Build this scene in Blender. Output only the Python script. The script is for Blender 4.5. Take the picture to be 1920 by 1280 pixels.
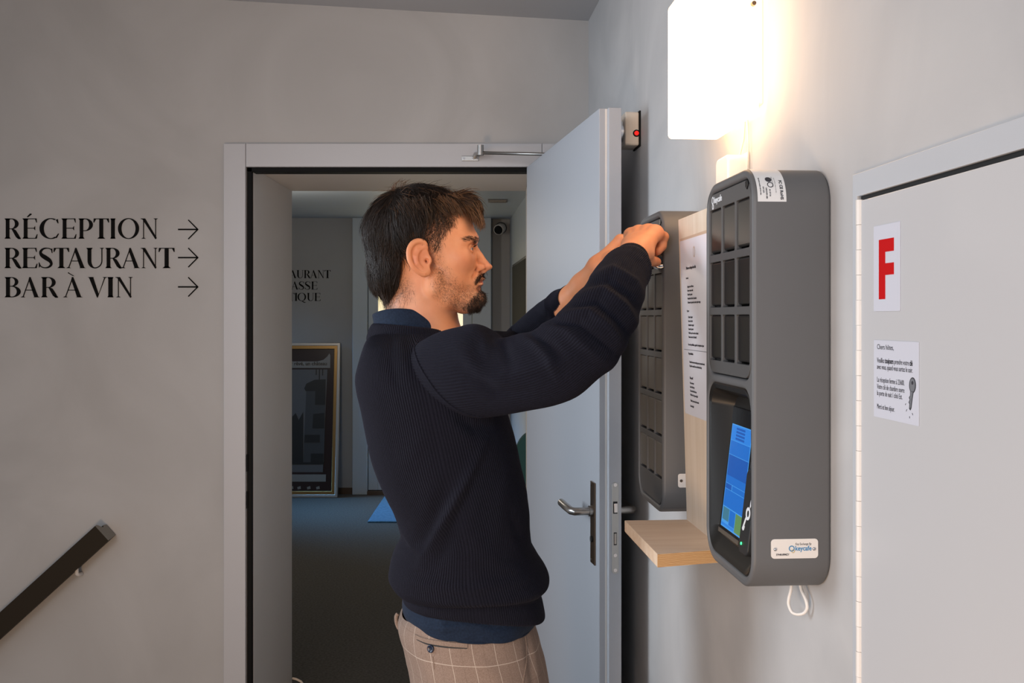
import bpy, bmesh, math, random
import numpy as np
from mathutils import Vector, Matrix

for _o in list(bpy.data.objects):
    bpy.data.objects.remove(_o, do_unlink=True)
SC = bpy.context.scene
COL = SC.collection
R = math.radians
random.seed(7)
np.random.seed(7)

# ------------------------------------------------------------------ camera
F, PX0, PY0, CZ = 1825.0, 945.0, 596.0, 1.5     # focal length and principal point in photo pixels, eye height
cam_data = bpy.data.cameras.new('camera')
cam = bpy.data.objects.new('camera', cam_data)
COL.objects.link(cam)
cam.location = (0, 0, CZ)
cam.rotation_euler = (R(90), 0, 0)
cam_data.sensor_width = 36.0
cam_data.lens = 36.0 * F / 1920.0
cam_data.shift_x = (960 - PX0) / 1920.0
cam_data.shift_y = -(640 - PY0) / 1920.0
cam_data.clip_start = 0.05
SC.camera = cam

# ------------------------------------------------------------------ world, lights, exposure
SC.view_settings.view_transform = 'Standard'
SC.view_settings.look = 'None'
SC.view_settings.gamma = 1.0
SC.view_settings.use_curve_mapping = False
SC.view_settings.exposure = 0.0
world = bpy.data.worlds.new('world')
SC.world = world
world.use_nodes = True
world.node_tree.nodes['Background'].inputs[0].default_value = (0.72, 0.85, 1.0, 1)
world.node_tree.nodes['Background'].inputs[1].default_value = 0.38


def area(name, loc, target, sx, sy, power, col):
    d = bpy.data.lights.new(name, 'AREA')
    d.shape = 'RECTANGLE'
    d.size, d.size_y, d.energy, d.color = sx, sy, power, col
    o = bpy.data.objects.new(name, d)
    COL.objects.link(o)
    o.location = loc
    o.rotation_euler = (Vector(target) - Vector(loc)).to_track_quat('-Z', 'Y').to_euler()
    return o


_l = area('window_light', (-2.35, 1.75, 1.75), (0.3, 2.05, 1.35), 0.9, 1.1, 8.5, (0.84, 0.92, 1.0))
_l.data.spread = R(75)
_l = area('hall_fill_light', (-1.1, -1.1, 1.9), (0.42, 1.8, 1.2), 1.5, 1.4, 13.5, (0.98, 0.97, 1.0))  # unseen fill added behind the camera to brighten lockers, cabinet and right wall
_l.data.spread = R(90)
area('warm_fill_light', (-0.75, -0.3, 0.5), (-0.72, 3.18, 0.7), 0.5, 0.5, 24, (1.0, 0.64, 0.36))  # unseen warm fill added to tint the lower back wall
_l = area('corridor_daylight', (-2.7, 7.75, 1.5), (-0.9, 7.5, 0.0), 1.0, 1.2, 9, (0.16, 0.50, 1.0))
_l.data.spread = R(55)
_d = bpy.data.lights.new('corridor_fill_light', 'POINT')  # unseen fill added to brighten the corridor walls, ceiling and carpet
_d.energy, _d.color, _d.shadow_soft_size = 16, (1.0, 0.90, 0.78), .12
_o = bpy.data.objects.new('corridor_fill_light', _d)
COL.objects.link(_o)
_o.location = (-1.5, 6.0, 1.95)


# ------------------------------------------------------------------ materials
def mat(name, col, rough=0.5, metal=0.0, spec=0.5, emit=None, estr=0.0, sheen=0.0, coat=0.0):
    m = bpy.data.materials.new(name)
    m.use_nodes = True
    b = m.node_tree.nodes['Principled BSDF']
    b.inputs['Base Color'].default_value = (*col, 1)
    b.inputs['Roughness'].default_value = rough
    b.inputs['Metallic'].default_value = metal
    b.inputs['Specular IOR Level'].default_value = spec
    if sheen:
        b.inputs['Sheen Weight'].default_value = sheen
        b.inputs['Sheen Roughness'].default_value = 0.5
    if coat:
        b.inputs['Coat Weight'].default_value = coat
    if emit:
        b.inputs['Emission Color'].default_value = (*emit, 1)
        b.inputs['Emission Strength'].default_value = estr
    return m


def N(m, t, **kw):
    n = m.node_tree.nodes.new(t)
    for k, v in kw.items():
        setattr(n, k, v)
    return n


def lk(m, a, b):
    m.node_tree.links.new(a, b)


def bsdf(m):
    return m.node_tree.nodes['Principled BSDF']


def mottle(m, c1, c2, scale=3.0, detail=5.0, bump=0.0, bscale=60.0, stretch=(1, 1, 1), coord='Object', lo=0.35, hi=0.65, dist=0.0):
    """two-colour procedural noise on the base colour, optional fine bump"""
    tc = N(m, 'ShaderNodeTexCoord')
    mp = N(m, 'ShaderNodeMapping')
    mp.inputs['Scale'].default_value = stretch
    lk(m, tc.outputs[coord], mp.inputs[0])
    n = N(m, 'ShaderNodeTexNoise')
    n.inputs['Scale'].default_value = scale
    n.inputs['Detail'].default_value = detail
    n.inputs['Distortion'].default_value = dist
    lk(m, mp.outputs[0], n.inputs['Vector'])
    cr = N(m, 'ShaderNodeValToRGB')
    cr.color_ramp.elements[0].position, cr.color_ramp.elements[1].position = lo, hi
    cr.color_ramp.elements[0].color = (*c1, 1)
    cr.color_ramp.elements[1].color = (*c2, 1)
    lk(m, n.outputs[0], cr.inputs[0])
    lk(m, cr.outputs[0], bsdf(m).inputs['Base Color'])
    if bump:
        n2 = N(m, 'ShaderNodeTexNoise')
        n2.inputs['Scale'].default_value = bscale
        n2.inputs['Detail'].default_value = 4
        lk(m, mp.outputs[0], n2.inputs['Vector'])
        bp = N(m, 'ShaderNodeBump')
        bp.inputs['Strength'].default_value = bump
        bp.inputs['Distance'].default_value = 0.002
        lk(m, n2.outputs[0], bp.inputs['Height'])
        lk(m, bp.outputs[0], bsdf(m).inputs['Normal'])
    return m


M = {}
M['plaster'] = mottle(mat('plaster', (.45, .43, .42), .75), (.425, .408, .395), (.485, .468, .455), 1.6, 6, .18, 14, dist=1.2)
M['plaster_right'] = mottle(mat('plaster_right', (.5, .49, .48), .6), (.435, .435, .44), (.525, .52, .52), 2.2, 6, .16, 12, dist=1.4)
M['ceiling'] = mottle(mat('ceiling_paint', (.36, .35, .35), .8), (.46, .46, .475), (.50, .50, .515), 1.2, 4)
M['reveal'] = mottle(mat('reveal_paint', (.40, .38, .36), .55), (.73, .675, .62), (.78, .73, .68), 1.2, 3)
M['frame'] = mat('frame_paint', (.50, .49, .50), .38)
M['door'] = mat('door_paint', (.435, .455, .495), .48, spec=.4)
M['door_edge'] = mat('door_edge_paint', (.66, .64, .64), .35)
M['black_rubber'] = mat('black_rubber', (.005, .005, .005), .6, spec=.12)
M['letter'] = mat('letter_black', (.006, .0055, .005), .7, spec=.08)
M['steel'] = mat('brushed_steel', (.42, .40, .38), .32, 1.0)
M['zinc'] = mat('zinc_plate', (.45, .46, .46), .42, .9)
M['chrome'] = mat('chrome', (.6, .6, .62), .15, 1.0)
M['brass_dark'] = mat('dark_bronze', (.20, .14, .10), .35, 1.0)
M['dark_hole'] = mat('dark_hole', (.01, .01, .01), .7)
M['rail'] = mat('rail_paint', (.026, .018, .010), .6, spec=.15)
M['rail_end'] = mat('rail_end_paint', (.22, .20, .17), .55)
M['white_plastic'] = mat('white_plastic', (.78, .74, .70), .4)
M['cream_plastic'] = mat('cream_plastic', (.72, .63, .53), .4)
M['red_lens'] = mat('red_lens', (.6, .01, .01), .2, emit=(1, .02, .01), estr=.6)
M['carpet'] = mottle(mat('carpet', (.05, .05, .05), .95), (.058, .050, .043), (.095, .084, .072), 90, 4, .5, 160)
M['mat_blue'] = mottle(mat('mat_blue', (.06, .16, .26), .9), (.05, .15, .25), (.08, .20, .32), 60, 3, .4, 120)
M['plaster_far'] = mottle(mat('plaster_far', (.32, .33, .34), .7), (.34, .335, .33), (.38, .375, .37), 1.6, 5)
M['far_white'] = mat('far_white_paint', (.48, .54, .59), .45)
M['brown_base'] = mat('brown_baseboard', (.10, .06, .035), .5)
M['paper'] = mat('paper', (.60, .615, .69), .5, spec=.3)
M['paper2'] = mat('paper_laminated', (.84, .85, .92), .25)
M['ink'] = mat('ink', (.03, .03, .04), .6)
M['ink_soft'] = mat('ink_grey', (.14, .14, .17), .6)
M['red_ink'] = mat('red_ink', (.52, .0015, .003), .6, spec=.2)
M['cabinet'] = mat('cabinet_paint', (.535, .54, .555), .4)
M['cabinet_frame'] = mat('cabinet_frame_paint', (.50, .525, .56), .4)
M['hinge'] = mat('hinge_paint', (.74, .70, .66), .4)
M['box_grey'] = mat('locker_grey', (.112, .112, .115), .5, spec=.4)
M['box_panel'] = mat('locker_panel_grey', (.082, .081, .082), .5, spec=.3)
M['box_window'] = mat('locker_window', (.018, .017, .017), .36, spec=.18)
M['box_window2'] = mat('locker_door_dull', (.120, .110, .096), .6, spec=.25)
M['gloss_black'] = mat('gloss_black', (.007, .007, .008), .22, spec=.3)
M['recess'] = mat('recess_black', (.016, .0145, .013), .34, spec=.3)
M['logo_white'] = mat('logo_white', (.75, .78, .82), .5)
M['logo_blue'] = mat('logo_blue', (.02, .20, .42), .5)
M['logo_gold'] = mat('logo_gold', (.55, .42, .20), .5)
M['plate_white'] = mat('plate_white', (.74, .70, .66), .4)
M['sticker'] = mat('sticker_white', (.72, .72, .72), .45)


def wood(name, c1, c2, stretch):
    m = mat(name, c1, .5)
    mottle(m, c1, c2, 7, 6, .08, 120, stretch, lo=.3, hi=.7, dist=.6)
    return m


M['pine'] = wood('pine_board', (.74, .61, .47), (.83, .71, .58), (8, 8, .5))
M['pine_shelf'] = wood('pine_shelf', (.74, .54, .38), (.84, .66, .50), (.6, 9, 9))
M['pine_end'] = mat('pine_end_grain', (.62, .38, .17), .6)


def pine_end():
    m = M['pine_end']
    tc = N(m, 'ShaderNodeTexCoord')
    mp = N(m, 'ShaderNodeMapping')
    mp.inputs['Location'].default_value = (0, 0, .02)
    mp.inputs['Scale'].default_value = (1, 1, 2.4)
    lk(m, tc.outputs['Object'], mp.inputs[0])
    w = N(m, 'ShaderNodeTexWave', wave_type='RINGS', rings_direction='Y')
    w.inputs['Scale'].default_value = 60
    w.inputs['Distortion'].default_value = 3
    lk(m, mp.outputs[0], w.inputs['Vector'])
    cr = N(m, 'ShaderNodeValToRGB')
    cr.color_ramp.elements[0].color = (.40, .20, .07, 1)
    cr.color_ramp.elements[1].color = (.66, .42, .20, 1)
    cr.color_ramp.elements[0].position = .15
    lk(m, w.outputs[0], cr.inputs[0])
    lk(m, cr.outputs[0], bsdf(m).inputs['Base Color'])


pine_end()


# ------------------------------------------------------------------ object helpers
def tag(o, label=None, cat=None, group=None, kind=None):
    if label:
        o['label'] = label
    if cat:
        o['category'] = cat
    if group:
        o['group'] = group
    if kind:
        o['kind'] = kind
    return o


def empty(name, loc=(0, 0, 0), rz=0.0, rot=None):
    o = bpy.data.objects.new(name, None)
    o.empty_display_size = .05
    COL.objects.link(o)
    o.location = loc
    o.rotation_euler = rot if rot else (0, 0, rz)
    return o


def link(name, me, m=None, parent=None, bev=0.0, smooth=False, seg=2):
    o = bpy.data.objects.new(name, me)
    COL.objects.link(o)
    if m is not None and not me.materials:
        me.materials.append(m if not isinstance(m, str) else M[m])
    if parent:
        o.parent = parent
    if bev:
        b = o.modifiers.new('bevel', 'BEVEL')
        b.width, b.segments, b.limit_method, b.angle_limit = bev, seg, 'ANGLE', R(40)
    if smooth:
        me.polygons.foreach_set('use_smooth', [True] * len(me.polygons))
    return o


class MB:
    """collects shapes, builds ONE mesh object"""
    def __init__(s):
        s.v, s.f, s.mi = [], [], []

    def add(s, vs, fs, mi=0):
        b = len(s.v)
        s.v += [tuple(p) for p in vs]
        s.f += [tuple(i + b for i in f) for f in fs]
        s.mi += [mi] * len(fs)
        return s

    def box(s, x0, x1, y0, y1, z0, z1, mi=0):
        vs = [(x, y, z) for z in (z0, z1) for y in (y0, y1) for x in (x0, x1)]
        fs = [(0, 2, 3, 1), (4, 5, 7, 6), (0, 1, 5, 4), (1, 3, 7, 5), (3, 2, 6, 7), (2, 0, 4, 6)]
        return s.add(vs, fs, mi)

    def prism(s, poly, h0, h1, axis='z', mi=0):
        """poly: 2D points; extruded from h0 to h1 along axis"""
        def pt(a, b, h):
            return {'z': (a, b, h), 'y': (a, h, b), 'x': (h, a, b)}[axis]
        n = len(poly)
        vs = [pt(a, b, h0) for a, b in poly] + [pt(a, b, h1) for a, b in poly]
        fs = [tuple(range(n))[::-1], tuple(range(n, 2 * n))] + [(i, (i + 1) % n, n + (i + 1) % n, n + i) for i in range(n)]
        return s.add(vs, fs, mi)

    def hexa(s, p8, mi=0):
        return s.add(p8, [(0, 2, 3, 1), (4, 5, 7, 6), (0, 1, 5, 4), (1, 3, 7, 5), (3, 2, 6, 7), (2, 0, 4, 6)], mi)

    def tube(s, path, r, n=12, mi=0, caps=True):
        path = [Vector(p) for p in path]
        rs = r if isinstance(r, (list, tuple)) else [r] * len(path)
        vs, up = [], None
        for i, p in enumerate(path):
            t = (path[min(i + 1, len(path) - 1)] - path[max(i - 1, 0)]).normalized()
            if up is None:
                up = Vector((0, 0, 1)) if abs(t.z) < .9 else Vector((1, 0, 0))
            a = t.cross(up).normalized()
            b = a.cross(t).normalized()
            up = b
            vs += [p + (a * math.cos(2 * math.pi * k / n) + b * math.sin(2 * math.pi * k / n)) * rs[i] for k in range(n)]
        fs = []
        for i in range(len(path) - 1):
            for k in range(n):
                k2 = (k + 1) % n
                fs.append((i * n + k, i * n + k2, (i + 1) * n + k2, (i + 1) * n + k))
        if caps:
            fs += [tuple(range(n))[::-1], tuple(range((len(path) - 1) * n, len(path) * n))]
        return s.add(vs, fs, mi)

    def build(s, name, m, parent=None, bev=0.0, smooth=False, seg=2):
        me = bpy.data.meshes.new(name)
        me.from_pydata(s.v, [], s.f)
        ms = m if isinstance(m, (list, tuple)) else [m]
        for q in ms:
            me.materials.append(M[q] if isinstance(q, str) else q)
        if len(ms) > 1:
            me.polygons.foreach_set('material_index', s.mi)
        bm = bmesh.new()
        bm.from_mesh(me)
        bmesh.ops.recalc_face_normals(bm, faces=bm.faces)
        bm.to_mesh(me)
        bm.free()
        return link(name, me, None, parent, bev, smooth, seg)


def smooth_by_angle(o, ang=35):
    me = o.data
    me.polygons.foreach_set('use_smooth', [True] * len(me.polygons))
    try:
        me.set_sharp_from_angle(angle=R(ang))
    except Exception:
        pass
    return o


def rrect(x0, x1, y0, y1, r, n=8):
    pts = []
    for cx, cy, a in ((x1 - r, y1 - r, 0), (x0 + r, y1 - r, 90), (x0 + r, y0 + r, 180), (x1 - r, y0 + r, 270)):
        for k in range(n + 1):
            t = R(a + 90 * k / n)
            pts.append((cx + r * math.cos(t), cy + r * math.sin(t)))
    return pts


def plate_mesh(name, outer, holes, half, bev=0.0, bres=2):
    """flat plate with holes (2-D curve fill), centred on z=0, +-half thick"""
    cu = bpy.data.curves.new(name, 'CURVE')
    cu.dimensions = '2D'
    cu.fill_mode = 'BOTH'
    cu.extrude = half - bev
    cu.bevel_depth = bev
    cu.bevel_resolution = bres
    cu.offset = -bev
    for loop in [outer] + list(holes):
        sp = cu.splines.new('POLY')
        sp.points.add(len(loop) - 1)
        for p, (a, b) in zip(sp.points, loop):
            p.co = (a, b, 0, 1)
        sp.use_cyclic_u = True
    o = bpy.data.objects.new(name, cu)
    COL.objects.link(o)
    dg = bpy.context.evaluated_depsgraph_get()
    me = bpy.data.meshes.new_from_object(o.evaluated_get(dg))
    bpy.data.objects.remove(o)
    bpy.data.curves.remove(cu)
    me.name = name
    return me


def text_mesh(body, size, extrude=.0003, offset=0.0, align='LEFT', sx=1.0, space=1.0):
    cu = bpy.data.curves.new('text', 'FONT')
    cu.body, cu.size, cu.extrude, cu.offset = body, size, extrude, offset
    cu.align_x = align
    cu.space_character = space
    cu.resolution_u = 3
    o = bpy.data.objects.new('text', cu)
    COL.objects.link(o)
    dg = bpy.context.evaluated_depsgraph_get()
    me = bpy.data.meshes.new_from_object(o.evaluated_get(dg))
    bpy.data.objects.remove(o)
    bpy.data.curves.remove(cu)
    if sx != 1.0:
        me.transform(Matrix.Diagonal((sx, 1, 1, 1)))
    return me


def join_meshes(name, items):
    """items: (mesh, matrix, material_index) -> one mesh"""
    bm = bmesh.new()
    for me, mx, mi in items:
        n0 = len(bm.faces)
        n1 = len(bm.verts)
        bm.from_mesh(me)
        bm.verts.ensure_lookup_table()
        bm.faces.ensure_lookup_table()
        bmesh.ops.transform(bm, matrix=mx, verts=bm.verts[n1:])
        for f in bm.faces[n0:]:
            f.material_index = mi
    out = bpy.data.meshes.new(name)
    bm.to_mesh(out)
    bm.free()
    return out


def P(px, py, d):
    """world point on the ray of photo pixel (px, py) at distance d from the camera plane"""
    return Vector(((px - PX0) / F * d, d, CZ - (py - PY0) / F * d))


# right wall frame: local X out of the wall, local Y towards the camera, Z up
WX, WS = 0.494, 0.0685            # wall at X = WX - WS * Y
WN = math.hypot(1, WS)
WROT = math.pi + math.atan(WS)


def wall_x(d):
    return WX - WS * d


def WL(d, z=0.0):
    """point on the right wall at distance d"""
    return (wall_x(d), d, z)


# matrix that lays x->local Y, y->local Z, z->local X (flat things on the right wall)
MX_WALL = Matrix(((0, 0, 1, 0), (1, 0, 0, 0), (0, 1, 0, 0), (0, 0, 0, 1)))
# lays x->X, y->Z, z->-Y (flat things on the back wall, facing the camera)
MX_BACK = Matrix(((1, 0, 0, 0), (0, 0, -1, 0), (0, 1, 0, 0), (0, 0, 0, 1)))

# ================================================================== the setting
DB, DR, DF = 3.18, 3.77, 8.30        # back wall face, end of the door reveal, far wall
OX0, OX1, OZ = -0.822, 0.085, 1.992  # door opening
HL = -2.6                            # left end of the hall


def ceil_z(x):
    return 2.486 - .057 * x


def structure(o):
    o['kind'] = 'structure'
    return o


# back wall with the door opening, as thick as the reveal
b = MB()
XR = wall_x(DB) + .3
b.prism([(HL, -1.3), (OX0 - .008, -1.3), (OX0 - .008, OZ + .008), (OX1 + .01, OZ + .008), (OX1 + .01, -.02), (XR, -.02), (XR, 2.75), (HL, 2.75)], DB, DR, 'y')
structure(b.build('wall_back', 'plaster'))
# reveal lining of the passage (jambs and head), slightly proud of the wall core
b = MB()
b.box(OX0 - .008, OX0, DB + .012, DR + .004, .0, OZ)
b.box(OX0 - .008, OX1, DB + .012, DR + .004, OZ, OZ + .008)
b.box(OX1, OX1 + .009, DB + .012, DR + .004, .0, OZ)
structure(b.build('trim_1', 'reveal', bev=.001))
b = MB()
b.box(OX0 - .02, OX0 - .0005, DR - .30, DR + .012, .0, .085)
structure(b.build('baseboard_left', 'black_rubber'))

# right wall (hall) and its continuation in the corridor
b = MB()
ya, yb = -1.2, DB + .01
b.prism([(wall_x(ya), ya), (wall_x(ya) + .25, ya), (wall_x(yb) + .25, yb), (wall_x(yb), yb)], -.02, 2.75, 'z')
structure(b.build('wall_right', 'plaster_right'))

# ceiling, sloping up to the left
b = MB()
c0, c1 = ceil_z(HL), ceil_z(.62)
b.hexa([(HL, -1.4, c0), (.62, -1.4, c1), (HL, DB + .02, c0), (.62, DB + .02, c1),
        (HL, -1.4, c0 + .1), (.62, -1.4, c1 + .1), (HL, DB + .02, c0 + .1), (.62, DB + .02, c1 + .1)])
structure(b.build('ceiling', 'ceiling'))

# floor of hall and corridor (one carpet level) with the stairwell at the left
b = MB()
b.box(-1.35, .75, -1.4, DR - .2, -.1, 0)
b.box(-1.35, 1.05, DR - .2, DF + .4, -.1, 0)
b.box(-3.2, -1.35, DR - .2, DF + .4, -.1, 0)
structure(b.build('floor', 'carpet'))
st = empty('stairs', (-1.35, 1.9, 0))
structure(st)
for k in range(5):
    MB().box(-.24 * (k + 1), -.24 * k, -1.2, 1.28, -.18 * (k + 1) - .18, -.18 * (k + 1)).build('step', 'carpet', st)

# corridor shell
def corr_x(d):
    return .045 + .0685 * (DF - d)


b = MB()
b.prism([(-3.2, -.1), (.8, -.1), (.8, 2.7), (-3.2, 2.7)], DF + .18, DF + .3, 'y')
b.prism([(-3.2, -.02), (-1.285, -.02), (-1.285, 2.36), (-3.2, 2.36)], DF, DF + .18, 'y')
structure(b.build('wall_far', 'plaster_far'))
b = MB()
b.prism([(.86, DR), (1.0, DR), (1.0, 5.75), (corr_x(DF) + .2, DF + .2), (corr_x(DF), DF + .2), (corr_x(5.6), 5.6), (.86, 5.6)], -.02, 2.5, 'z')
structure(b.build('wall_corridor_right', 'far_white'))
b = MB()
b.box(-3.2, -3.1, DR - .02, DF + .2, -.02, 2.5)
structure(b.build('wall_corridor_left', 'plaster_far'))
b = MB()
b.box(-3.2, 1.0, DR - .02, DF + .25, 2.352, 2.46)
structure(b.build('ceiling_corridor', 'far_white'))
b = MB()
b.box(-1.55, -1.285, DF - .014, DF - .0005, 0, .055)
structure(b.build('baseboard_far', 'brown_base'))

# ---- far glazed entrance door (window with daylight) beside the lettered wall
fd = structure(empty('door_3', (-.72, DF, 0)))
SF = DF / F


def fx(px):                      # photo x -> local x at far wall
    return (px - PX0) * SF + .72


b = MB()
b.box(fx(662), fx(690), -.045, .17, 0, 2.352)
b.box(fx(886), fx(921), -.045, .17, 0, 2.352)
b.box(fx(690), fx(886), -.045, .17, 2.25, 2.352)
b.build('frame', 'far_white', fd, bev=.006)
b = MB()
b.box(fx(690) + .004, fx(709), -.015, .06, .035, 2.245)
b.box(fx(868), fx(886) - .004, -.015, .06, .035, 2.245)
b.box(fx(709), fx(868), -.015, .06, 2.1, 2.245)
b.box(fx(709), fx(868), -.015, .06, .035, .15)
b.build('leaf', 'far_white', fd, bev=.004)
b = MB()
b.box(fx(690), fx(886), -.05, .1, 0, .03)
b.build('threshold', 'brown_base', fd)
m = mat('window_daylight', (.8, .75, .6), .1, emit=(1, .85, .6), estr=1.3)
tc = N(m, 'ShaderNodeTexCoord')
nz = N(m, 'ShaderNodeTexNoise')
nz.inputs['Scale'].default_value = 2.2
nz.inputs['Detail'].default_value = 1
lk(m, tc.outputs['Object'], nz.inputs['Vector'])
cr = N(m, 'ShaderNodeValToRGB')
cr.color_ramp.elements[0].position, cr.color_ramp.elements[1].position = .38, .62
cr.color_ramp.elements[0].color = (.50, .42, .22, 1)
cr.color_ramp.elements[1].color = (1, .80, .55, 1)
lk(m, nz.outputs[0], cr.inputs[0])
lk(m, cr.outputs[0], bsdf(m).inputs['Emission Color'])
MB().box(fx(709), fx(868), .015, .03, .15, 2.1).build('pane', m, fd)

# recessed grey panel right of that door
b = MB()
b.box((921 - PX0) * SF, (956 - PX0) * SF, DF + .10, DF + .18, 0, 2.352)
structure(b.build('trim_2', 'plaster_far'))
# ceiling grille and surveillance camera of the corridor
g = tag(empty('vent_grille', (-.04, 7.05, 2.352)), 'small slotted grey vent grille in corridor ceiling above the camera', 'vent')
b = MB()
b.box(-.075, .065, -.07, .07, -.008, 0)
b.build('frame', mat('vent_grey', (.16, .15, .14), .6), g, bev=.002)
for k in range(5):
    MB().box(-.065, .055, -.058 + k * .026, -.046 + k * .026, -.012, -.006).build('slat', 'steel', g)
cp = P(935, 428, 8.30)
sc_ = tag(empty('security_camera', (cp.x, 8.37, cp.z)), 'small white dome security camera with dark lens on corridor end wall', 'camera')
b = MB()
b.tube([(.02, .03, .012), (.02, -.02, .008), (.0, -.085, -.012), (-.004, -.10, -.016)], [.036, .044, .046, .040], 20)
smooth_by_angle(b.build('housing', 'white_plastic', sc_))
b = MB()
b.tube([(-.004, -.098, -.016), (-.010, -.112, -.020)], [.039, .030], 20)
smooth_by_angle(b.build('lens', 'gloss_black', sc_))
MB().tube([(.02, .03, .012), (.02, .032, .012)], .05, 16).build('mount', 'white_plastic', sc_)

# dark panel hung on the corridor's right wall
dpx = tag(empty('wall_panel', (corr_x(6.8), 6.8, 1.5), math.pi + math.atan(.0685)), 'tall dark grey panel hanging on the corridor right wall', 'panel')
b = MB()
b.box(0, .02, -.9, .62, -.35, .42)
b.build('frame', 'gloss_black', dpx, bev=.004)
b = MB()
b.box(.02, .023, -.88, .60, -.33, .40)
b.build('face', mat('panel_grey', (.018, .021, .022), .7, spec=.1), dpx)

# entrance mat
mt = tag(MB().box(-1.0, -.15, 7.13, 8.2, 0, .012).build('entrance_mat', 'mat_blue', bev=.004), 'bright blue entrance mat on the corridor carpet before glazed door', 'mat')

# teal chair standing at the corridor's right side
ch = tag(empty('chair', (.265, 4.9, 0)), 'teal upholstered chair with black legs behind the open white door', 'chair')
M['teal'] = mat('teal_fabric', (.03, .11, .105), .8)
me = plate_mesh('backrest', rrect(-.21, .21, -.24, .24, .12), [], .03, .014)
o = link('backrest', me, 'teal', ch)
o.matrix_local = Matrix.Translation((0, -.19, .73)) @ Matrix.Rotation(R(8), 4, 'X') @ MX_BACK
smooth_by_angle(o)
me = plate_mesh('seat', rrect(-.23, .23, -.23, .23, .07), [], .035, .015)
o = link('seat', me, 'teal', ch)
o.location = (0, .03, .46)
smooth_by_angle(o)
for sx in (-1, 1):
    MB().tube([(sx * .18, -.17, .52), (sx * .2, -.24, 0)], .013, 8).build('leg', 'black_rubber', ch)
    MB().tube([(sx * .18, .2, .43), (sx * .2, .22, 0)], .013, 8).build('leg', 'black_rubber', ch)
    MB().tube([(sx * .18, -.17, .45), (sx * .17, -.215, .7)], .012, 8).build('back_post', 'black_rubber', ch)

# small white cable at the passage end on the floor
tag(MB().tube([P(548, 1271, 3.72), P(556, 1273, 3.72), P(564, 1277, 3.72), P(569, 1283, 3.72), P(570, 1300, 3.72), (OX0 + .06, 3.74, .004), (OX0 + .03, 3.80, .004), (OX0 - .2, 3.85, .004)], .0045, 8).build('floor_cable', 'cream_plastic', smooth=True),
    'thin cream cable lying on carpet at the end of the passage', 'cable')

# ---- leaning framed poster by the far wall
pt = P(637, 642, DF - .03)
ps = empty('framed_poster', (-1.392, DF - .165, .004), rot=(R(-6.2), 0, 0))
tag(ps, 'tall gold-framed maroon poster of an old building leaning on far corridor wall', 'poster')
PW, PH = .86, 1.288
M['gold'] = mat('gold_frame', (.36, .21, .075), .38, .8)
M['silver_edge'] = mat('pale_frame_edge', (.45, .42, .38), .4, .6)
M['maroon'] = mat('maroon_print', (.020, .006, .006), .3)
M['print_grey'] = mat('print_grey', (.10, .094, .092), .4)
M['print_mid'] = mat('print_mid', (.045, .044, .044), .4)
M['print_dark'] = mat('print_dark', (.010, .010, .010), .4)
M['print_cream'] = mat('print_cream', (.22, .20, .175), .4)
me = plate_mesh('frame', [(-PW, 0), (0, 0), (0, PH), (-PW, PH)], [[(-PW + .05, .05), (-.05, .05), (-.05, PH - .05), (-PW + .05, PH - .05)]], .014, .005)
o = link('frame', me, 'gold', ps)
o.matrix_local = MX_BACK
me = plate_mesh('frame_edge', [(-PW - .004, -.004), (.004, -.004), (.004, PH + .004), (-PW - .004, PH + .004)], [[(-PW + .022, .022), (-.022, .022), (-.022, PH - .022), (-PW + .022, PH - .022)]], .017, .005)
o = link('frame_edge', me, 'silver_edge', ps)
o.matrix_local = MX_BACK
MB().box(-PW + .03, -.03, -.004, .008, .03, PH - .03).build('backing', 'maroon', ps)
s = 1825 / 8.2


def pp(px, py):                # photo pixel -> poster plane
    return ((px - 637) / s, (925 - py) / s * 1.018)


b = MB()


def poly(pts, mi, lift=0):
    b.prism([pp(*q) for q in pts], -.006 - lift, -.004, 'y', mi)


poly([(470, 692), (614, 692), (609, 880), (470, 880)], 0)
poly([(470, 677), (595, 677), (606, 674), (613, 668), (617, 662), (619, 666), (619, 689), (470, 689)], 3)
poly([(470, 884), (615, 884), (615, 897), (470, 897)], 3)
poly([(571, 727), (575, 718), (590, 711), (611, 710), (611, 732), (574, 732)], 2, .001)
poly([(575, 732), (611, 732), (611, 862), (572, 862)], 1, .001)
poly([(592, 732), (611, 732), (611, 757), (592, 757)], 2, .002)
poly([(589, 774), (610, 772), (610, 800), (588, 800)], 2, .002)
poly([(574, 812), (602, 812), (602, 826), (573, 826)], 2, .002)
poly([(586, 846), (610, 846), (610, 862), (586, 862)], 2, .002)
poly([(549, 780), (556, 772), (562, 785), (570, 770), (572, 862), (549, 862)], 2, .001)
poly([(470, 862), (611, 862), (611, 866), (470, 866)], 2, .001)
poly([(470, 740), (500, 730), (530, 745), (540, 800), (540, 862), (470, 862)], 1, .001)
poly([(598, 692), (600, 692), (600, 711), (598, 711)], 2, .001)
poly([(592, 692), (594, 692), (594, 702), (592, 702)], 2, .001)
poly([(604, 692), (606, 692), (606, 703), (604, 703)], 2, .001)
for q in (548, 562, 580, 597):
    poly([(q, 907), (q + 6, 905), (q + 7, 910), (q + 1, 911)], 3)
b.build('print', ['print_grey', 'print_mid', 'print_dark', 'print_cream'], ps)
me = text_mesh('un jour r\u00eav\u00e9, un ch\u00e2teau', .042, .0004, .0006, 'RIGHT', 1.0)
o = link('lettering', me, 'print_dark', ps)
q = pp(613, 684)
o.matrix_local = Matrix.Translation((q[0], -.0065, q[1])) @ MX_BACK
MB().box(-PW + .03, -.03, -.0035, -.0065, .03, PH - .03)

# ---- door frame of the hall door (stiles and header stand proud of the wall)
fr = structure(empty('trim_3', (0, DB, 0)))


def bx(px):
    return (px - PX0) / F * DB


def bz(py):
    return CZ - (py - PY0) / F * DB


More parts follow.
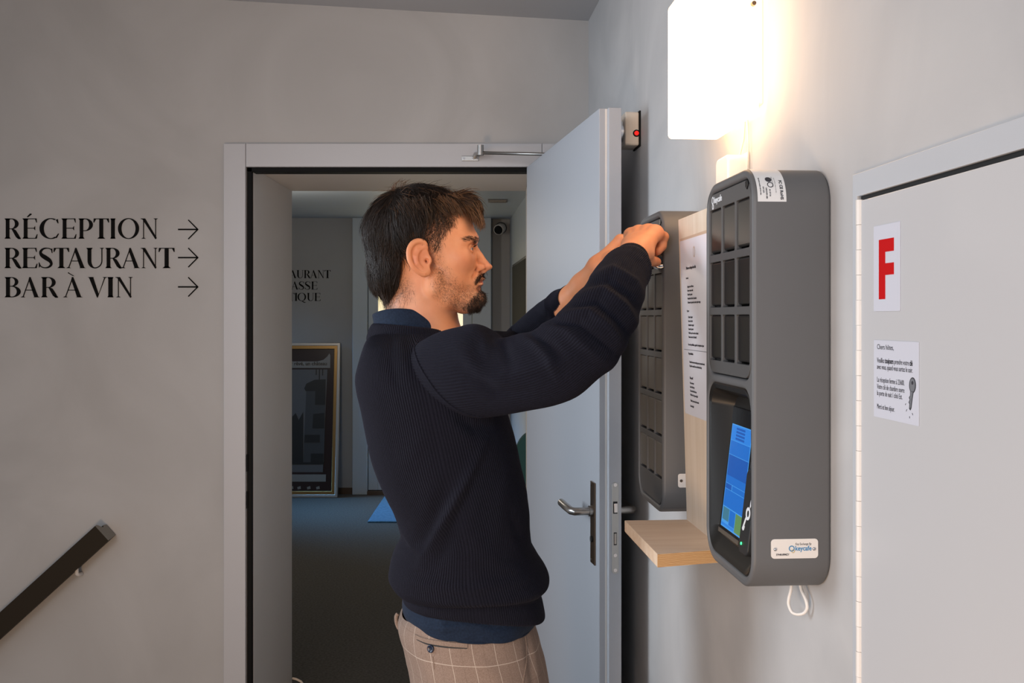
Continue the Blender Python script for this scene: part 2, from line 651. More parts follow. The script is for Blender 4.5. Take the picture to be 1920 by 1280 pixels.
ft = -.016
MB().box(bx(422), bx(463) - .0006, ft, .03, 0, bz(270.5)).build('stile', 'frame', fr, bev=.0015)
MB().box(bx(463) + .0006, bx(1016) - .0006, ft, .03, bz(314), bz(270.5)).build('header', 'frame', fr, bev=.0015)
MB().box(bx(1016) + .0006, bx(1056), ft, .03, 0, bz(270.5)).build('stile', 'frame', fr, bev=.0015)
b = MB()
b.box(bx(463.5), OX0 - .0005, -.004, .05, 0, OZ)
b.box(bx(463.5), OX1 + .02, -.004, .05, bz(322.5) + .0003, bz(314.5))
b.build('rubber_seal', 'black_rubber', fr, bev=.001)
for zz in (.88, 1.0):
    MB().box(bx(463.6), bx(466), -.010, -.003, zz, zz + .055).build('strike_plate', 'black_rubber', fr)

# ---- the open door leaf
hinge = Vector((.074, DB - .02, 0))
freeL = Vector(((1123.5 - PX0) / F * 2.27, 2.27, 0))
ldir = (freeL - hinge)
LW = ldir.length
ang = math.atan2(ldir.y, ldir.x)
d1 = structure(empty('door_1', hinge, ang))     # local x along the leaf towards the free edge, local y to the ... wall side
LT = CZ + (PY0 - 203) / F * 2.27
# local +y: rotate ldir by +90 deg -> points to +X side (the wall); visible face at y=0
th = .050
b = MB()
b.prism([(0, 0), (LW, 0), (LW, .019), (LW + .013, .0195), (LW + .013, th), (0, th)], .012, LT, 'z')
b.build('leaf', ['door'], d1, bev=.0012)
MB().box(LW + .0002, LW + .0009, .014, .0186, .013, LT - .001).build('edge_seal', 'white_plastic', d1)


def door_z(py, d=2.29):
    return CZ - (py - PY0) / F * d


# long plates, levers on both faces
for side, y0, sg in (('a', 0, -1), ('b', th, 1)):
    zc = door_z(962)
    b = MB()
    b.box(LW - .068, LW - .030, min(y0, y0 + sg * .004), max(y0, y0 + sg * .004), door_z(1062), door_z(907))
    b.build('handle_plate', 'brass_dark', d1, bev=.001)
    b = MB()
    if sg < 0:
        pts = [(LW - .049, y0 + sg * .004, zc), (LW - .049, y0 + sg * .030, zc), (LW - .049, y0 + sg * .046, zc), (LW - .06, y0 + sg * .053, zc), (LW - .11, y0 + sg * .055, zc + .001), (LW - .155, y0 + sg * .055, zc + .002)]
    else:
        pts = [(LW - .049, y0 + sg * .004, zc), (LW - .049, y0 + sg * .040, zc), (LW - .049, y0 + sg * .044, zc), (LW - .055, y0 + sg * .047, zc), (LW - .11, y0 + sg * .047, zc), (LW - .15, y0 + sg * .047, zc)]
    b.tube(pts, .0095, 16)
    smooth_by_angle(b.build('lever', 'steel', d1), 50)
    b = MB()
    b.tube([(LW - .049, y0 + sg * .003, zc), (LW - .049, y0 + sg * .012, zc)], .013, 18)
    smooth_by_angle(b.build('handle_rose', 'steel', d1), 50)
    b = MB()
    kz = door_z(1015)
    b.tube([(LW - .049, y0 + sg * .003, kz), (LW - .049, y0 + sg * .008, kz)], .0075, 14)
    smooth_by_angle(b.build('lock_cylinder', 'dark_hole', d1), 50)
    for kz in (door_z(912), door_z(1056)):
        MB().tube([(LW - .060, y0 + sg * .003, kz), (LW - .060, y0 + sg * .0052, kz)], .003, 10).build('screw', 'steel', d1)
# lock faceplate on the rebated edge
zt, zb = door_z(904, 2.26), door_z(1076, 2.26)
yc = .0345
me = plate_mesh('lock_faceplate', rrect(-.0083, .0083, zb, zt, .0082), [], .0012, .0004)
o = link('lock_faceplate', me, 'zinc', d1)
o.matrix_local = Matrix.Translation((LW + .0137, yc, 0)) @ Matrix(((0, 0, 1, 0), (1, 0, 0, 0), (0, 1, 0, 0), (0, 0, 0, 1)))
smooth_by_angle(o)


def edge_item(name, w, za, zb, dep, m):
    MB().box(LW + .0135, LW + .0135 + dep, yc - w / 2, yc + w / 2, za, zb).build(name, m, d1, bev=.0004)


edge_item('latch_slot', .0105, door_z(963, 2.26), door_z(940, 2.26), .0016, 'dark_hole')
edge_item('latch_bolt', .008, door_z(960, 2.26), door_z(943, 2.26), .007, 'chrome')
edge_item('dead_bolt_slot', .0075, door_z(1022, 2.26), door_z(998, 2.26), .0016, 'dark_hole')
edge_item('dead_bolt', .005, door_z(1020, 2.26), door_z(1000, 2.26), .002, 'steel')
for py in (909, 1041, 1069):
    MB().tube([(LW + .0145, yc, door_z(py, 2.26)), (LW + .0158, yc, door_z(py, 2.26))], .0042, 14).build('screw', 'chrome', d1)
for zz in (.3, 1.0, 1.75):
    MB().tube([(-.004, th, zz), (-.004, th, zz + .09)], .008, 12).build('hinge', 'steel', d1)

# ---- door closer: bracket on the header, elbow, arm reaching the leaf
dc = tag(empty('door_closer', (bx(883), DB + ft, bz(299))), 'steel door closer arm from white header to open door leaf', 'door closer')
b = MB()
b.box(-.030, .026, -.006, 0, -.008, .008)
b.build('bracket', 'zinc', dc, bev=.0015)
for xx in (-.022, .008, .020):
    MB().tube([(xx, -.005, 0), (xx, -.0085, 0)], .0036, 10).build('screw', 'chrome', dc)
e0 = Vector((.012, -.006, .004))
e1 = Vector(P(901, 284, DB - .10)) - dc.location
MB().tube([e0, e0 + Vector((.004, -.02, .006)), e1 + Vector((-.004, .01, -.006)), e1], [.007, .007, .007, .0075], 10).build('link', 'steel', dc, smooth=True)
smooth_by_angle(MB().tube([e1 + Vector((0, 0, -.012)), e1 + Vector((0, 0, .020))], .0105, 16).build('joint', 'steel', dc), 50)
a1 = Vector(P(1026, 289, 3.0)) - dc.location
MB().tube([e1 + Vector((0, 0, -.004)), a1, a1 + (a1 - e1) * .55], .0052, 10).build('arm', 'steel', dc, smooth=True)
bb = a1 + (a1 - e1) * .55 + dc.location

# ---- stair handrail on the back wall
hr = tag(empty('handrail', (0, DB, 0)), 'dark brown rectangular stair handrail sloping up the back wall at left', 'handrail')
f0, f1 = P(203, 1013, 3.108), P(179, 985, 3.108)
g0 = P(0, 1197, 3.108)
rdir = (Vector((g0.x, 0, g0.z)) - Vector((f0.x, 0, f0.z))).normalized()
upv = Vector((f1.x - f0.x, 0, f1.z - f0.z))
upv = (upv - rdir * upv.dot(rdir))
hh = upv.length
upn = upv.normalized()
prof = [(-.072, 0), (-.072, hh), (-.060, hh + .001), (-.050, hh - .004), (-.042, hh - .013), (-.032, hh - .016), (-.026, hh - .010), (-.004, hh - .012), (-.004, .004)]
start = Vector((f0.x, 0, f0.z))
b = MB()
n = len(prof)
vs = []
for t in (0, 1.05):
    for y, h in prof:
        q = start + rdir * t + upn * h
        vs.append((q.x, y, q.z))
fs = [tuple(range(n)), tuple(range(n, 2 * n))[::-1]] + [(i, n + i, n + (i + 1) % n, (i + 1) % n) for i in range(n)]
b.add(vs, fs[:1], 1)
b.add(vs, fs[1:], 0)
b.build('rail', ['rail', 'rail_end'], hr, bev=.0008)
for t in (.155, .75):
    q = start + rdir * t
    MB().tube([(q.x, -.040, q.z + .01), (q.x, -.040, q.z - .010), (q.x + .0, -.03, q.z - .016), (q.x, .0, q.z - .02)], .006, 8).build('bracket', 'white_plastic', hr, smooth=True)

# ---- cabinet (service door) in the right wall
CD = 1.1145
cz_top = CZ + .1345
c2 = structure(empty('door_2', WL(CD), WROT))   # local y=0 at the hinge line, +y towards the camera
fo = -.030
me = plate_mesh('frame', [(fo, .02), (.75, .02), (.75, cz_top + .0335), (fo, cz_top + .0335)],
                [[(-.0185, .05), (.70, .05), (.70, cz_top + .007), (-.0185, cz_top + .007)]], .003, .0008)
o = link('frame', me, 'cabinet_frame', c2)
o.matrix_local = Matrix.Translation((.003, 0, 0)) @ MX_WALL
MB().box(.0008, .0042, -.0183, -.0003, .055, cz_top).build('hinge_leaf', 'hinge', c2, bev=.0004)
MB().box(-.0, .0008, -.0183, .70, .05, cz_top + .007).build('cabinet_inside', 'dark_hole', c2)
b = MB()
b.box(.001, .0095, .0006, .695, .055, cz_top)
b.build('panel', 'cabinet', c2, bev=.0012)
zz = cz_top + .001
k = 0
kl = .0288
while zz > .08:
    MB().tube([(.0085, -.0045, zz - kl + .0004), (.0085, -.0045, zz)], .0042 if k % 2 else .0045, 10).build('hinge_knuckle', 'hinge', c2, smooth=False)
    zz -= kl
    k += 1

# F sign and note stuck on that door
def on_door(px, py, extra=.0102):
    d = (WX - extra) / ((px - PX0) / F + WS)
    return (CD - d) * WN, CZ - (py - PY0) / F * d


y0, zt = on_door(1638, 425)
y1, _ = on_door(1687, 417)
_, zb = on_door(1638, 583.5)
sg = tag(empty('letter_sign', (c2.matrix_basis @ Vector((.0098, 0, 0)))[:], WROT), 'white sticker with a big red letter F on the cabinet door', 'sign')
MB().box(0, .0006, y0, y1, zb, zt).build('sheet', 'paper', sg)
W_ = y1 - y0
fl0, fz1 = on_door(1648, 450)
fl1, _ = on_door(1676, 445)
_, fz0 = on_door(1648, 561)
w = (fl1 - fl0)
H_ = fz1 - fz0
st_ = .43 * w
b = MB()
b.prism([(fl0, fz0), (fl0 + st_, fz0), (fl0 + st_, fz0 + .40 * H_), (fl1, fz0 + .40 * H_), (fl1, fz0 + .595 * H_), (fl0 + st_, fz0 + .595 * H_), (fl0 + st_, fz0 + .785 * H_), (fl1, fz0 + .785 * H_), (fl1, fz1), (fl0, fz1)], .0006, .0009, 'x')
b.build('letter', 'red_ink', sg)

y0, zt = on_door(1638, 637)
y1, _ = on_door(1722, 636)
_, zb = on_door(1638, 780)
nt = tag(empty('paper_notice', sg.location, WROT), 'white typed guest notice with a grey key drawing below red letter sign', 'notice')
MB().box(0, .0004, y0, y1, zb, zt).build('sheet', 'paper', nt)


def note_line(txt, px, py, size, bold=0.0, parent=None, m='ink', sx=1.0):
    yy, zz = on_door(px, py)
    me = text_mesh(txt, size, .0001, bold, 'LEFT', sx)
    o = link('lettering', me, m, parent)
    o.matrix_local = Matrix.Translation((.0005, yy, zz)) @ MX_WALL
    w = max(v.co.x for v in me.vertices)
    return yy + w, zz


S = .0078
SXN = .97
note_line('Chers h\u00f4tes,', 1644, 654, S, 0, nt, sx=SXN)


def run(parts, py, wtot):
    """parts laid after each other; total width wtot (m)"""
    yy, zz = on_door(1644, py)
    ms = [(text_mesh(t, S, .0001, .00022 if bd else 0), bd) for t, bd in parts]
    ws = [max(v.co.x for v in me.vertices) + S * .27 for me, _ in ms]
    k = wtot / sum(ws)
    for (me, bd), wd in zip(ms, ws):
        me.transform(Matrix.Diagonal((k, 1, 1, 1)))
        o = link('lettering', me, 'ink', nt)
        o.matrix_local = Matrix.Translation((.0005, yy, zz)) @ MX_WALL
        yy += wd * k


wl = on_door(1712, 680)[0] - on_door(1644, 680)[0]
ws_ = on_door(1696.5, 730)[0] - on_door(1644, 730)[0]
run([('Veuillez', 0), ('toujours', 1), ('prendre votre', 0), ('cl\u00e9', 1)], 679, wl)
run([('avec vous, quand vous sortez le soir.', 0)], 691, wl)
run([('La r\u00e9ception ferme \u00e0 23h00.', 0)], 715, ws_)
run([('Votre cl\u00e9 de chambre ouvre', 0)], 728, ws_)
run([('la porte de nuit / c\u00f4t\u00e9 Est.', 0)], 740, ws_ * .93)
run([('Merci et bon s\u00e9jour.', 0)], 765, ws_ * .66)
# key drawing
b = MB()


def nd(px, py):
    return on_door(px, py)


def blob(pts, mi, lift):
    b.prism([nd(*q) for q in pts], .0004, .0005 + lift, 'x', mi)


def oval(cx, cy, rx, ry, n=20):
    return [(cx + rx * math.cos(2 * math.pi * k / n), cy + ry * math.sin(2 * math.pi * k / n)) for k in range(n)]


blob(oval(1710.5, 722, 6.5, 15), 0, 0)
blob([(1706, 732), (1713, 732), (1711, 745), (1708.5, 765), (1706.5, 769.5), (1704, 766), (1704.5, 757), (1703, 754), (1705, 749), (1703.5, 745), (1706, 741)], 0, 0)
blob(oval(1710.3, 722, 5.0, 13), 1, .0001)
blob([(1707, 733), (1711.5, 733), (1709.5, 746), (1707.5, 762), (1706, 766), (1705.2, 763), (1706, 756), (1704.6, 754), (1706.4, 749), (1705, 745), (1707, 741)], 1, .0001)
blob(oval(1710.5, 717.5, 1.9, 3.6), 0, .0002)
for q in ((1697, 759, 1, -3), (1698.5, 771, 1.5, -4), (1705, 780, .2, 4), (1710, 774, 1, 4)):
    blob([(q[0] - .5, q[1]), (q[0] + .5, q[1]), (q[0] + q[2] + .5, q[1] + q[3]), (q[0] + q[2] - .5, q[1] + q[3])], 0, 0)
b.build('key_drawing', ['ink', mat('key_grey', (.17, .18, .20), .5)], nt)

# ================================================================== lettering on the walls (letters cut from strokes)
def L_stem(x0, x1, y0=0.0, y1=1.0, sb=True, st=True, sw=.35):
    """vertical stem with small bracketed serifs; sw = serif overhang in stem widths"""
    w = x1 - x0
    o = w * sw
    out = [[(x0, y0), (x1, y0), (x1, y1), (x0, y1)]]
    h = .035
    if sb:
        out.append([(x0 - o, y0), (x1 + o, y0), (x1 + o * .8, y0 + h * .6), (x1, y0 + h * 2.4), (x0, y0 + h * 2.4), (x0 - o * .8, y0 + h * .6)])
    if st:
        out.append([(x0, y1 - h * 2.4), (x1, y1 - h * 2.4), (x1 + o * .8, y1 - h * .6), (x1 + o, y1), (x0 - o, y1), (x0 - o * .8, y1 - h * .6)])
    return out


def L_arc(cx, cy, rx, ry, tx, ty, a0, a1, n=22):
    """crescent band: thick tx at the sides, ty at top and bottom"""
    out = []
    for k in range(n):
        p, q = R(a0 + (a1 - a0) * k / n), R(a0 + (a1 - a0) * (k + 1) / n)
        out.append([(cx + rx * math.cos(p), cy + ry * math.sin(p)), (cx + rx * math.cos(q), cy + ry * math.sin(q)),
                    (cx + (rx - tx) * math.cos(q), cy + (ry - ty) * math.sin(q)), (cx + (rx - tx) * math.cos(p), cy + (ry - ty) * math.sin(p))])
    return out


def L_band(pts, ws):
    """stroke along a polyline with given widths"""
    out = []
    P_ = [Vector(p) for p in pts]
    ed = []
    for i, p in enumerate(P_):
        t = (P_[min(i + 1, len(P_) - 1)] - P_[max(i - 1, 0)]).normalized()
        nn = Vector((-t.y, t.x)) * ws[i] / 2
        ed.append((p + nn, p - nn))
    for i in range(len(P_) - 1):
        out.append([tuple(ed[i][0]), tuple(ed[i + 1][0]), tuple(ed[i + 1][1]), tuple(ed[i][1])])
    return out


def L_diag(x0, y0, x1, y1, w):
    return [[(x0 - w / 2, y0), (x0 + w / 2, y0), (x1 + w / 2, y1), (x1 - w / 2, y1)]]


def foot(cx, y, w, up=1):
    h = .045 * up
    return [[(cx - w, y), (cx + w, y), (cx + w * .35, y + h), (cx - w * .35, y + h)]]


def acc(ch):
    if ch in '\u00c9':
        return [[(.30, 1.075), (.36, 1.06), (.62, 1.20), (.58, 1.245), (.50, 1.24)]]
    return [[(.50, 1.06), (.58, 1.05), (.34, 1.19), (.28, 1.24), (.24, 1.20)]]


def glyph(ch):
    """outline pieces in a box of width 1 (scaled later) and height 1"""
    if ch in 'E\u00c9':
        g = L_stem(.10, .34, sw=.35)
        g += [[(.3, .965), (.93, .965), (.93, 1), (.3, 1)], [(.84, .97), (.93, 1), (.96, .80), (.92, .80)],
              [(.3, .50), (.80, .50), (.80, .535), (.3, .535)], [(.76, .50), (.84, .41), (.84, .625), (.76, .535)],
              [(.3, 0), (.95, 0), (.95, .035), (.3, .035)], [(.85, .035), (.95, 0), (1.0, .22), (.96, .22)]]
        return g + (acc(ch) if ch != 'E' else [])
    if ch == 'R':
        g = L_stem(.08, .30)
        g += L_arc(.42, .735, .44, .265, .22, .035, -90, 90) + [[(.3, .965), (.42, .965), (.42, 1), (.3, 1)], [(.3, .47), (.44, .47), (.44, .505), (.3, .505)]]
        g += L_band([(.46, .49), (.62, .36), (.78, .14), (.90, .03), (1.0, 0)], [.06, .18, .20, .13, .03]) + [[(.78, .10), (.80, 0), (1.0, 0), (.93, .05)]]
        return g
    if ch == 'P':
        return L_stem(.10, .34) + L_arc(.47, .69, .53, .31, .25, .035, -90, 90) + [[(.34, .965), (.47, .965), (.47, 1), (.34, 1)], [(.34, .38), (.48, .38), (.48, .415), (.34, .415)]]
    if ch == 'B':
        return (L_stem(.08, .32) + L_arc(.42, .765, .42, .235, .21, .035, -90, 90) + [[(.3, .965), (.42, .965), (.42, 1), (.3, 1)], [(.3, .53), (.46, .53), (.46, .565), (.3, .565)]]
                + L_arc(.44, .28, .55, .28, .24, .035, -90, 90) + [[(.3, 0), (.45, 0), (.45, .035), (.3, .035)]])
    if ch == 'T':
        return L_stem(.375, .625, st=False, sw=.5) + [[(.02, .965), (.98, .965), (.98, 1), (.02, 1)], [(.0, .80), (.05, .80), (.16, .968), (.02, 1)], [(.95, .80), (1.0, .80), (.98, 1), (.84, .968)]]
    if ch == 'I':
        return L_stem(.12, .88, sw=.18)
    if ch == 'C':
        return L_arc(.58, .5, .58, .515, .22, .04, 62, 302, 34) + [[(.84, .93), (.94, .97), (.97, .76), (.93, .76)], [(.80, .05), (.88, .03), (1.0, .24), (.96, .26)]]
    if ch in 'OQ':
        g = L_arc(.5, .5, .5, .515, .165, .04, 0, 360, 44)
        if ch == 'Q':
            g += L_band([(.45, .03), (.62, -.08), (.82, -.19), (.98, -.17)], [.03, .10, .10, .02])
        return g
    if ch == 'N':
        return (L_diag(.17, 0, .17, .95, .045) + foot(.17, 0, .13) + L_diag(.86, .1, .86, 1, .045) + foot(.86, 1, .13, -1)
                + [[(.02, 1), (.26, 1), (.92, .04), (.88, -.02), (.84, -.02), (.10, .965)], [(.0, 1), (.16, 1), (.16, .965), (.03, .965)]])
    if ch == 'S':
        pts = [(.93, .78), (.86, .93), (.60, .985), (.32, .945), (.15, .80), (.22, .65), (.50, .51), (.78, .37), (.88, .20), (.72, .06), (.45, .015), (.18, .08), (.05, .28)]
        ws = [.03, .05, .045, .09, .17, .20, .23, .20, .17, .09, .045, .05, .03]
        # smooth it
        pp_, ww = [], []
        for i in range(len(pts) - 1):
            p0, p1, p2, p3 = (Vector(pts[max(0, min(len(pts) - 1, i + k))]) for k in (-1, 0, 1, 2))
            for t in (0, .25, .5, .75):
                pp_.append(.5 * ((2 * p1) + (p2 - p0) * t + (2 * p0 - 5 * p1 + 4 * p2 - p3) * t * t + (3 * p1 - p0 - 3 * p2 + p3) * t ** 3))
                ww.append(ws[i] * (1 - t) + ws[i + 1] * t)
        return L_band(pp_, ww) + [[(.86, .92), (.94, .98), (.96, .74), (.92, .74)], [(.03, .28), (.07, .28), (.14, .10), (.04, .02)]]
    if ch in 'A\u00c0':
        g = [[(.45, 1.0), (.52, 1.0), (.93, .0), (.72, 0), (.42, .86)], [(.45, .93), (.475, .88), (.145, 0), (.10, 0)], [(.24, .335), (.72, .335), (.72, .37), (.25, .37)]]
        g += foot(.12, 0, .12) + foot(.83, 0, .17)
        return g + (acc(ch) if ch != 'A' else [])
    if ch == 'U':
        return (L_stem(.10, .30, .36, 1, sb=False) + L_diag(.87, .36, .87, 1, .05) + foot(.87, 1, .12, -1)
                + [q for q in L_arc(.495, .37, .395, .385, .20, .05, 180, 270, 14)] + L_arc(.495, .37, .40, .385, .05, .05, 270, 360, 14))
    if ch == 'V':
        return [[(.05, 1), (.27, 1), (.56, .14), (.51, -.015), (.47, -.015)], [(.49, -.015), (.53, .06), (.90, 1), (.85, 1)]] + foot(.15, 1, .16, -1) + foot(.87, 1, .12, -1)
    return []


def letter_obj(ch, x0, x1, z0, cap, parent):
    b = MB()
    for g in glyph(ch):
        if len(g) < 3:
            continue
        b.prism([(x0 + (x1 - x0) * a, z0 + cap * c) for a, c in g], -.0018, -.0002, 'y')
    return b.build('letter', 'letter', parent)


def wall_line(name, label, text, xs, z0, cap, depth, arrow=None, group=None):
    t = empty(name, (0, depth, 0))
    tag(t, label, 'wall lettering', group)
    for ch, (a, c) in zip(text, xs):
        letter_obj(ch, a, c, z0, cap, t)
    if arrow:
        ax0, ax1, az, ah, aw = arrow
        b = MB()
        b.box(ax0, ax1 - aw * .6, -.0018, -.0002, az - aw / 2, az + aw / 2)
        k = aw * .5
        b.prism([(ax1, az), (ax1 - ah - k, az + ah + k), (ax1 - ah - 2.2 * k, az + ah), (ax1 - 2 * k * 1.2, az)], -.0018, -.0002, 'y')
        b.prism([(ax1, az), (ax1 - ah - k, az - ah - k), (ax1 - ah - 2.2 * k, az - ah), (ax1 - 2 * k * 1.2, az)], -.0018, -.0002, 'y')
        b.build('arrow', 'letter', t)
    return t


def zx(z):       # zoomed-crop x -> wall x
    return bx(z * .21875)


def zz_(z):
    return bz(380 + z * .21875)


CAP = zz_(135) - zz_(308)
rows = [('R\u00c9CEPTION', [(40, 180), (192, 323), (340, 507), (526, 656), (672, 797), (802, 936), (948, 990), (1012, 1193), (1206, 1356)], 308, 229, 'black serif word R\u00c9CEPTION with arrow, top line on grey wall'),
        ('RESTAURANT', [(40, 184), (189, 322), (330, 456), (460, 594), (568, 738), (736, 895), (904, 1045), (1035, 1202), (1206, 1354), (1360, 1498)], 560, 470, 'black serif word RESTAURANT with arrow, middle line beside white frame'),
        ('BAR\u00c0VIN', [(42, 180), (178, 342), (354, 498), (541, 710), (754, 922), (924, 972), (990, 1141)], 810, 721, 'black serif words BAR \u00c0 VIN with arrow, bottom line above handrail')]
for text, xs, base, ay, lab in rows:
    wall_line('wall_lettering', lab, text, [(zx(a), zx(c)) for a, c in xs], zz_(base), CAP, DB,
              (zx(1527), zx(1703), zz_(ay), zx(1600) - zx(1521), zx(12) - zx(0)))


def qx(z):
    return (540 + z * .09375 - PX0) * SF


def qz(z):
    return CZ - (480 + z * .09375 - PY0) * SF


k = .3835 / .09375 * .21875
fr_ = lambda a: (a - 1497) * k + 852
far = [('RESTAURANT', [(fr_(a), fr_(c)) for a, c in rows[1][1]], 440, 'far black word ending AURANT, top line on corridor end wall'),
       ('TERRASSE', [(-445, -322), (-322, -200), (-192, -62), (-60, 68), (62, 210), (212, 325), (334, 450), (466, 590)], 668, 'far black word ending ASSE, middle line on corridor end wall'),
       ('BOUTIQUE', [(-445, -320), (-310, -145), (-132, 8), (8, 130), (140, 182), (190, 362), (380, 520), (530, 652)], 896, 'far black word ending TIQUE, bottom line on corridor end wall')]
for text, xs, base, lab in far:
    wall_line('wall_lettering', lab, text, [(qx(a), qx(c)) for a, c in xs], qz(base), qz(280) - qz(440), DF)

# ================================================================== wall lamp
lp = tag(empty('wall_lamp', WL(1.565, CZ + .418), WROT), 'glowing opal glass box wall lamp above the grey key locker', 'lamp')
lw, lh, ld = .218, .226, .096
m = mat('opal_glass', (.9, .88, .85), .3, emit=(1.0, .60, .29), estr=6.8)
me = plate_mesh('glass_shade', rrect(-lw / 2, lw / 2, -lh / 2, lh / 2, .010), [], ld / 2 - .004, .006, 3)
o = link('glass_shade', me, m, lp)
o.matrix_local = Matrix.Translation((.008 + ld / 2, 0, 0)) @ MX_WALL
smooth_by_angle(o)
MB().box(0, .0085, -lw / 2 + .02, lw / 2 - .02, -lh / 2 + .02, lh / 2 - .02).build('back_plate', 'white_plastic', lp, bev=.001)
b = MB()
b.tube([(.022, lw / 2 - .002, .051), (.022, lw / 2 + .006, .051)], [.0045, .0035], 12)
b.build('fixing_screw', 'brass_dark', lp)
# wires from the lamp down to the connection box
pv0 = Vector(P(1397, 236, 1.56)); pv0.x = wall_x(1.56) - .004
b = MB()
b.tube([Vector((wall_x(1.545) - .006, 1.545, CZ + .312)), Vector((wall_x(1.55) - .006, 1.55, CZ + .285)), Vector((wall_x(1.56) - .012, 1.56, CZ + .25)), Vector((wall_x(1.565) - .02, 1.565, CZ + .22))], .0016, 6)
b.tube([Vector((wall_x(1.535) - .005, 1.535, CZ + .312)), Vector((wall_x(1.53) - .005, 1.53, CZ + .27)), Vector((wall_x(1.532) - .006, 1.532, CZ + .20))], .0014, 6)
tag(b.build('lamp_wire', 'cream_plastic', smooth=True), 'two thin wires hanging from glowing lamp to white junction box', 'wire')
jb = tag(empty('junction_box', WL(1.575, CZ + .21), WROT), 'small white junction box between lamp and grey key locker', 'junction box')
me = plate_mesh('cover', rrect(-.034, .034, -.05, .05, .012), [], .017, .004)
o = link('cover', me, 'white_plastic', jb)
o.matrix_local = Matrix.Translation((.018, 0, 0)) @ MX_WALL
smooth_by_angle(o)
MB().box(0, .004, -.037, .037, -.053, .053).build('base', 'white_plastic', jb, bev=.001)

# ================================================================== magnetic door holder on the right wall behind the leaf
mh = tag(empty('door_magnet', WL(2.40, CZ + (596 - 246) / F * 2.40), WROT), 'cream door magnet box with red light behind the open white door', 'door holder')
me = plate_mesh('housing', rrect(-.036, .036, -.041, .041, .006), [], .017, .003)
o = link('housing', me, 'cream_plastic', mh)
o.matrix_local = Matrix.Translation((.021, 0, 0)) @ MX_WALL
smooth_by_angle(o)
MB().box(0, .004, -.038, .038, -.043, .043).build('back_plate', 'black_rubber', mh)
smooth_by_angle(MB().tube([(.037, 0, -.002), (.050, 0, -.002)], .026, 22).build('magnet_disc', 'chrome', mh), 40)
smooth_by_angle(MB().tube([(.049, 0, -.002), (.054, 0, -.002)], .018, 20).build('magnet_core', 'black_rubber', mh), 40)
smooth_by_angle(MB().tube([(.0105, .035, -.012), (.0105, .0375, -.012)], .0088, 18).build('button_ring', 'black_rubber', mh), 40)
smooth_by_angle(MB().tube([(.0105, .036, -.012), (.0105, .039, -.012)], .0056, 16).build('button', 'red_lens', mh), 40)

# ================================================================== the two key lockers
BW, BH, BD = .214, .536, .100


def locker(d_near, label, kind):
    root = empty('key_locker', WL(d_near + BW / 2 / WN, CZ - .077), WROT)
    root.location += Vector((-1, -WS, 0)) * .0008
    tag(root, label, 'key locker', 'grey wall-mounted key lockers')
    y0, y1, z0, z1 = -BW / 2, BW / 2, -BH / 2, BH / 2
    iy0, iy1, iz1 = y0 + .011, y1 - .011, z1 - .013
    split = -.002 if kind == 1 else z0 + .013          # bottom of upper panel (local z)
    holes = [rrect(iy0, iy1, split, iz1, .030)]
    if kind == 1:
        holes = [rrect(iy0, iy1, split, iz1, .024), rrect(iy0, iy1, z0 + .014, -.014, .030)]
    me = plate_mesh('body', rrect(y0, y1, z0, z1, .046, 14), holes, BD / 2, .005, 3)
    o = link('body', me, 'box_grey', root)
    o.matrix_local = Matrix.Translation((BD / 2, 0, 0)) @ MX_WALL
    smooth_by_angle(o, 50)
    MB().box(.0005, .03, y0 + .02, y1 - .02, z0 + .02, z1 - .02).build('back_plate', 'recess', root)
    # front panel with its compartment openings
    rows_n = 3 if kind == 1 else 6
    top = z1 - .037
    pitch, wh, ww, gap = .0748, .0642, .0550, .0068
    hl = []
    for r in range(rows_n):
        for c in range(3):
            cy = (c - 1) * (ww + gap)
            za = top - r * pitch
            hl.append((cy - ww / 2, cy + ww / 2, za - wh, za))
    g = .0019
    me = plate_mesh('front_panel', rrect(iy0 + g, iy1 - g, split + g, iz1 - g, .0235 if kind == 1 else .029), [rrect(a, c, e, f, .003, 3) for a, c, e, f in hl], .004, .0008)
    o = link('front_panel', me, 'box_panel', root)
    o.matrix_local = Matrix.Translation((BD - .0052, 0, 0)) @ MX_WALL
    smooth_by_angle(o, 50)
    first = None
    for (a, c, e, f) in hl:
        if first is None:
            w2, h2 = (c - a) / 2 - .0012, (f - e) / 2 - .0016
            bq = MB()
            bq.box(-.02, .0, -w2, w2, -h2, h2)
            first = bq.build('compartment_door', 'box_window' if kind == 1 else 'box_window2', root, bev=.003)
            q = first
        else:
            q = first.copy()
            COL.objects.link(q)
            q.parent = root
        q.location = (BD - .0028, (a + c) / 2, (e + f) / 2 + .0012)
    # keyhole slot at the top right corner
    me = plate_mesh('keyhole', [(-.0055, .0045), (.0035, .006), (.006, .004), (.0058, -.0015), (.001, -.006), (-.0048, -.002)], [], .0009, .0003)
    o = link('keyhole', me, 'gloss_black', root)
    o.matrix_local = Matrix.Translation((BD - .0008, y1 - .026, z1 - .0215)) @ MX_WALL
    return root


def logo(parent, y, z, x, size, mats, depth_mx):
    """interlocking rings followed by the maker's word"""
    b = MB()

    def ring(cy, cz, r0, r1, mi, sq=1.0):
        for k in range(20):
            p, q = 2 * math.pi * k / 20, 2 * math.pi * (k + 1) / 20
            b.prism([(cy + r1 * math.cos(p), cz + r1 * sq * math.sin(p)), (cy + r1 * math.cos(q), cz + r1 * sq * math.sin(q)),
                     (cy + r0 * math.cos(q), cz + r0 * sq * math.sin(q)), (cy + r0 * math.cos(p), cz + r0 * sq * math.sin(p))], 0, .0004, 'z', mi)
    return b, ring


K1 = locker(1.2186, 'large grey key locker with lit blue touch screen under the lamp', 1)
K2 = locker(1.700, 'grey key locker without screen, handled by the man beside wooden board', 2)


def lay(o, parent, x, y, z):
    o.parent = parent
    o.matrix_local = Matrix.Translation((x, y, z)) @ MX_WALL
    return o


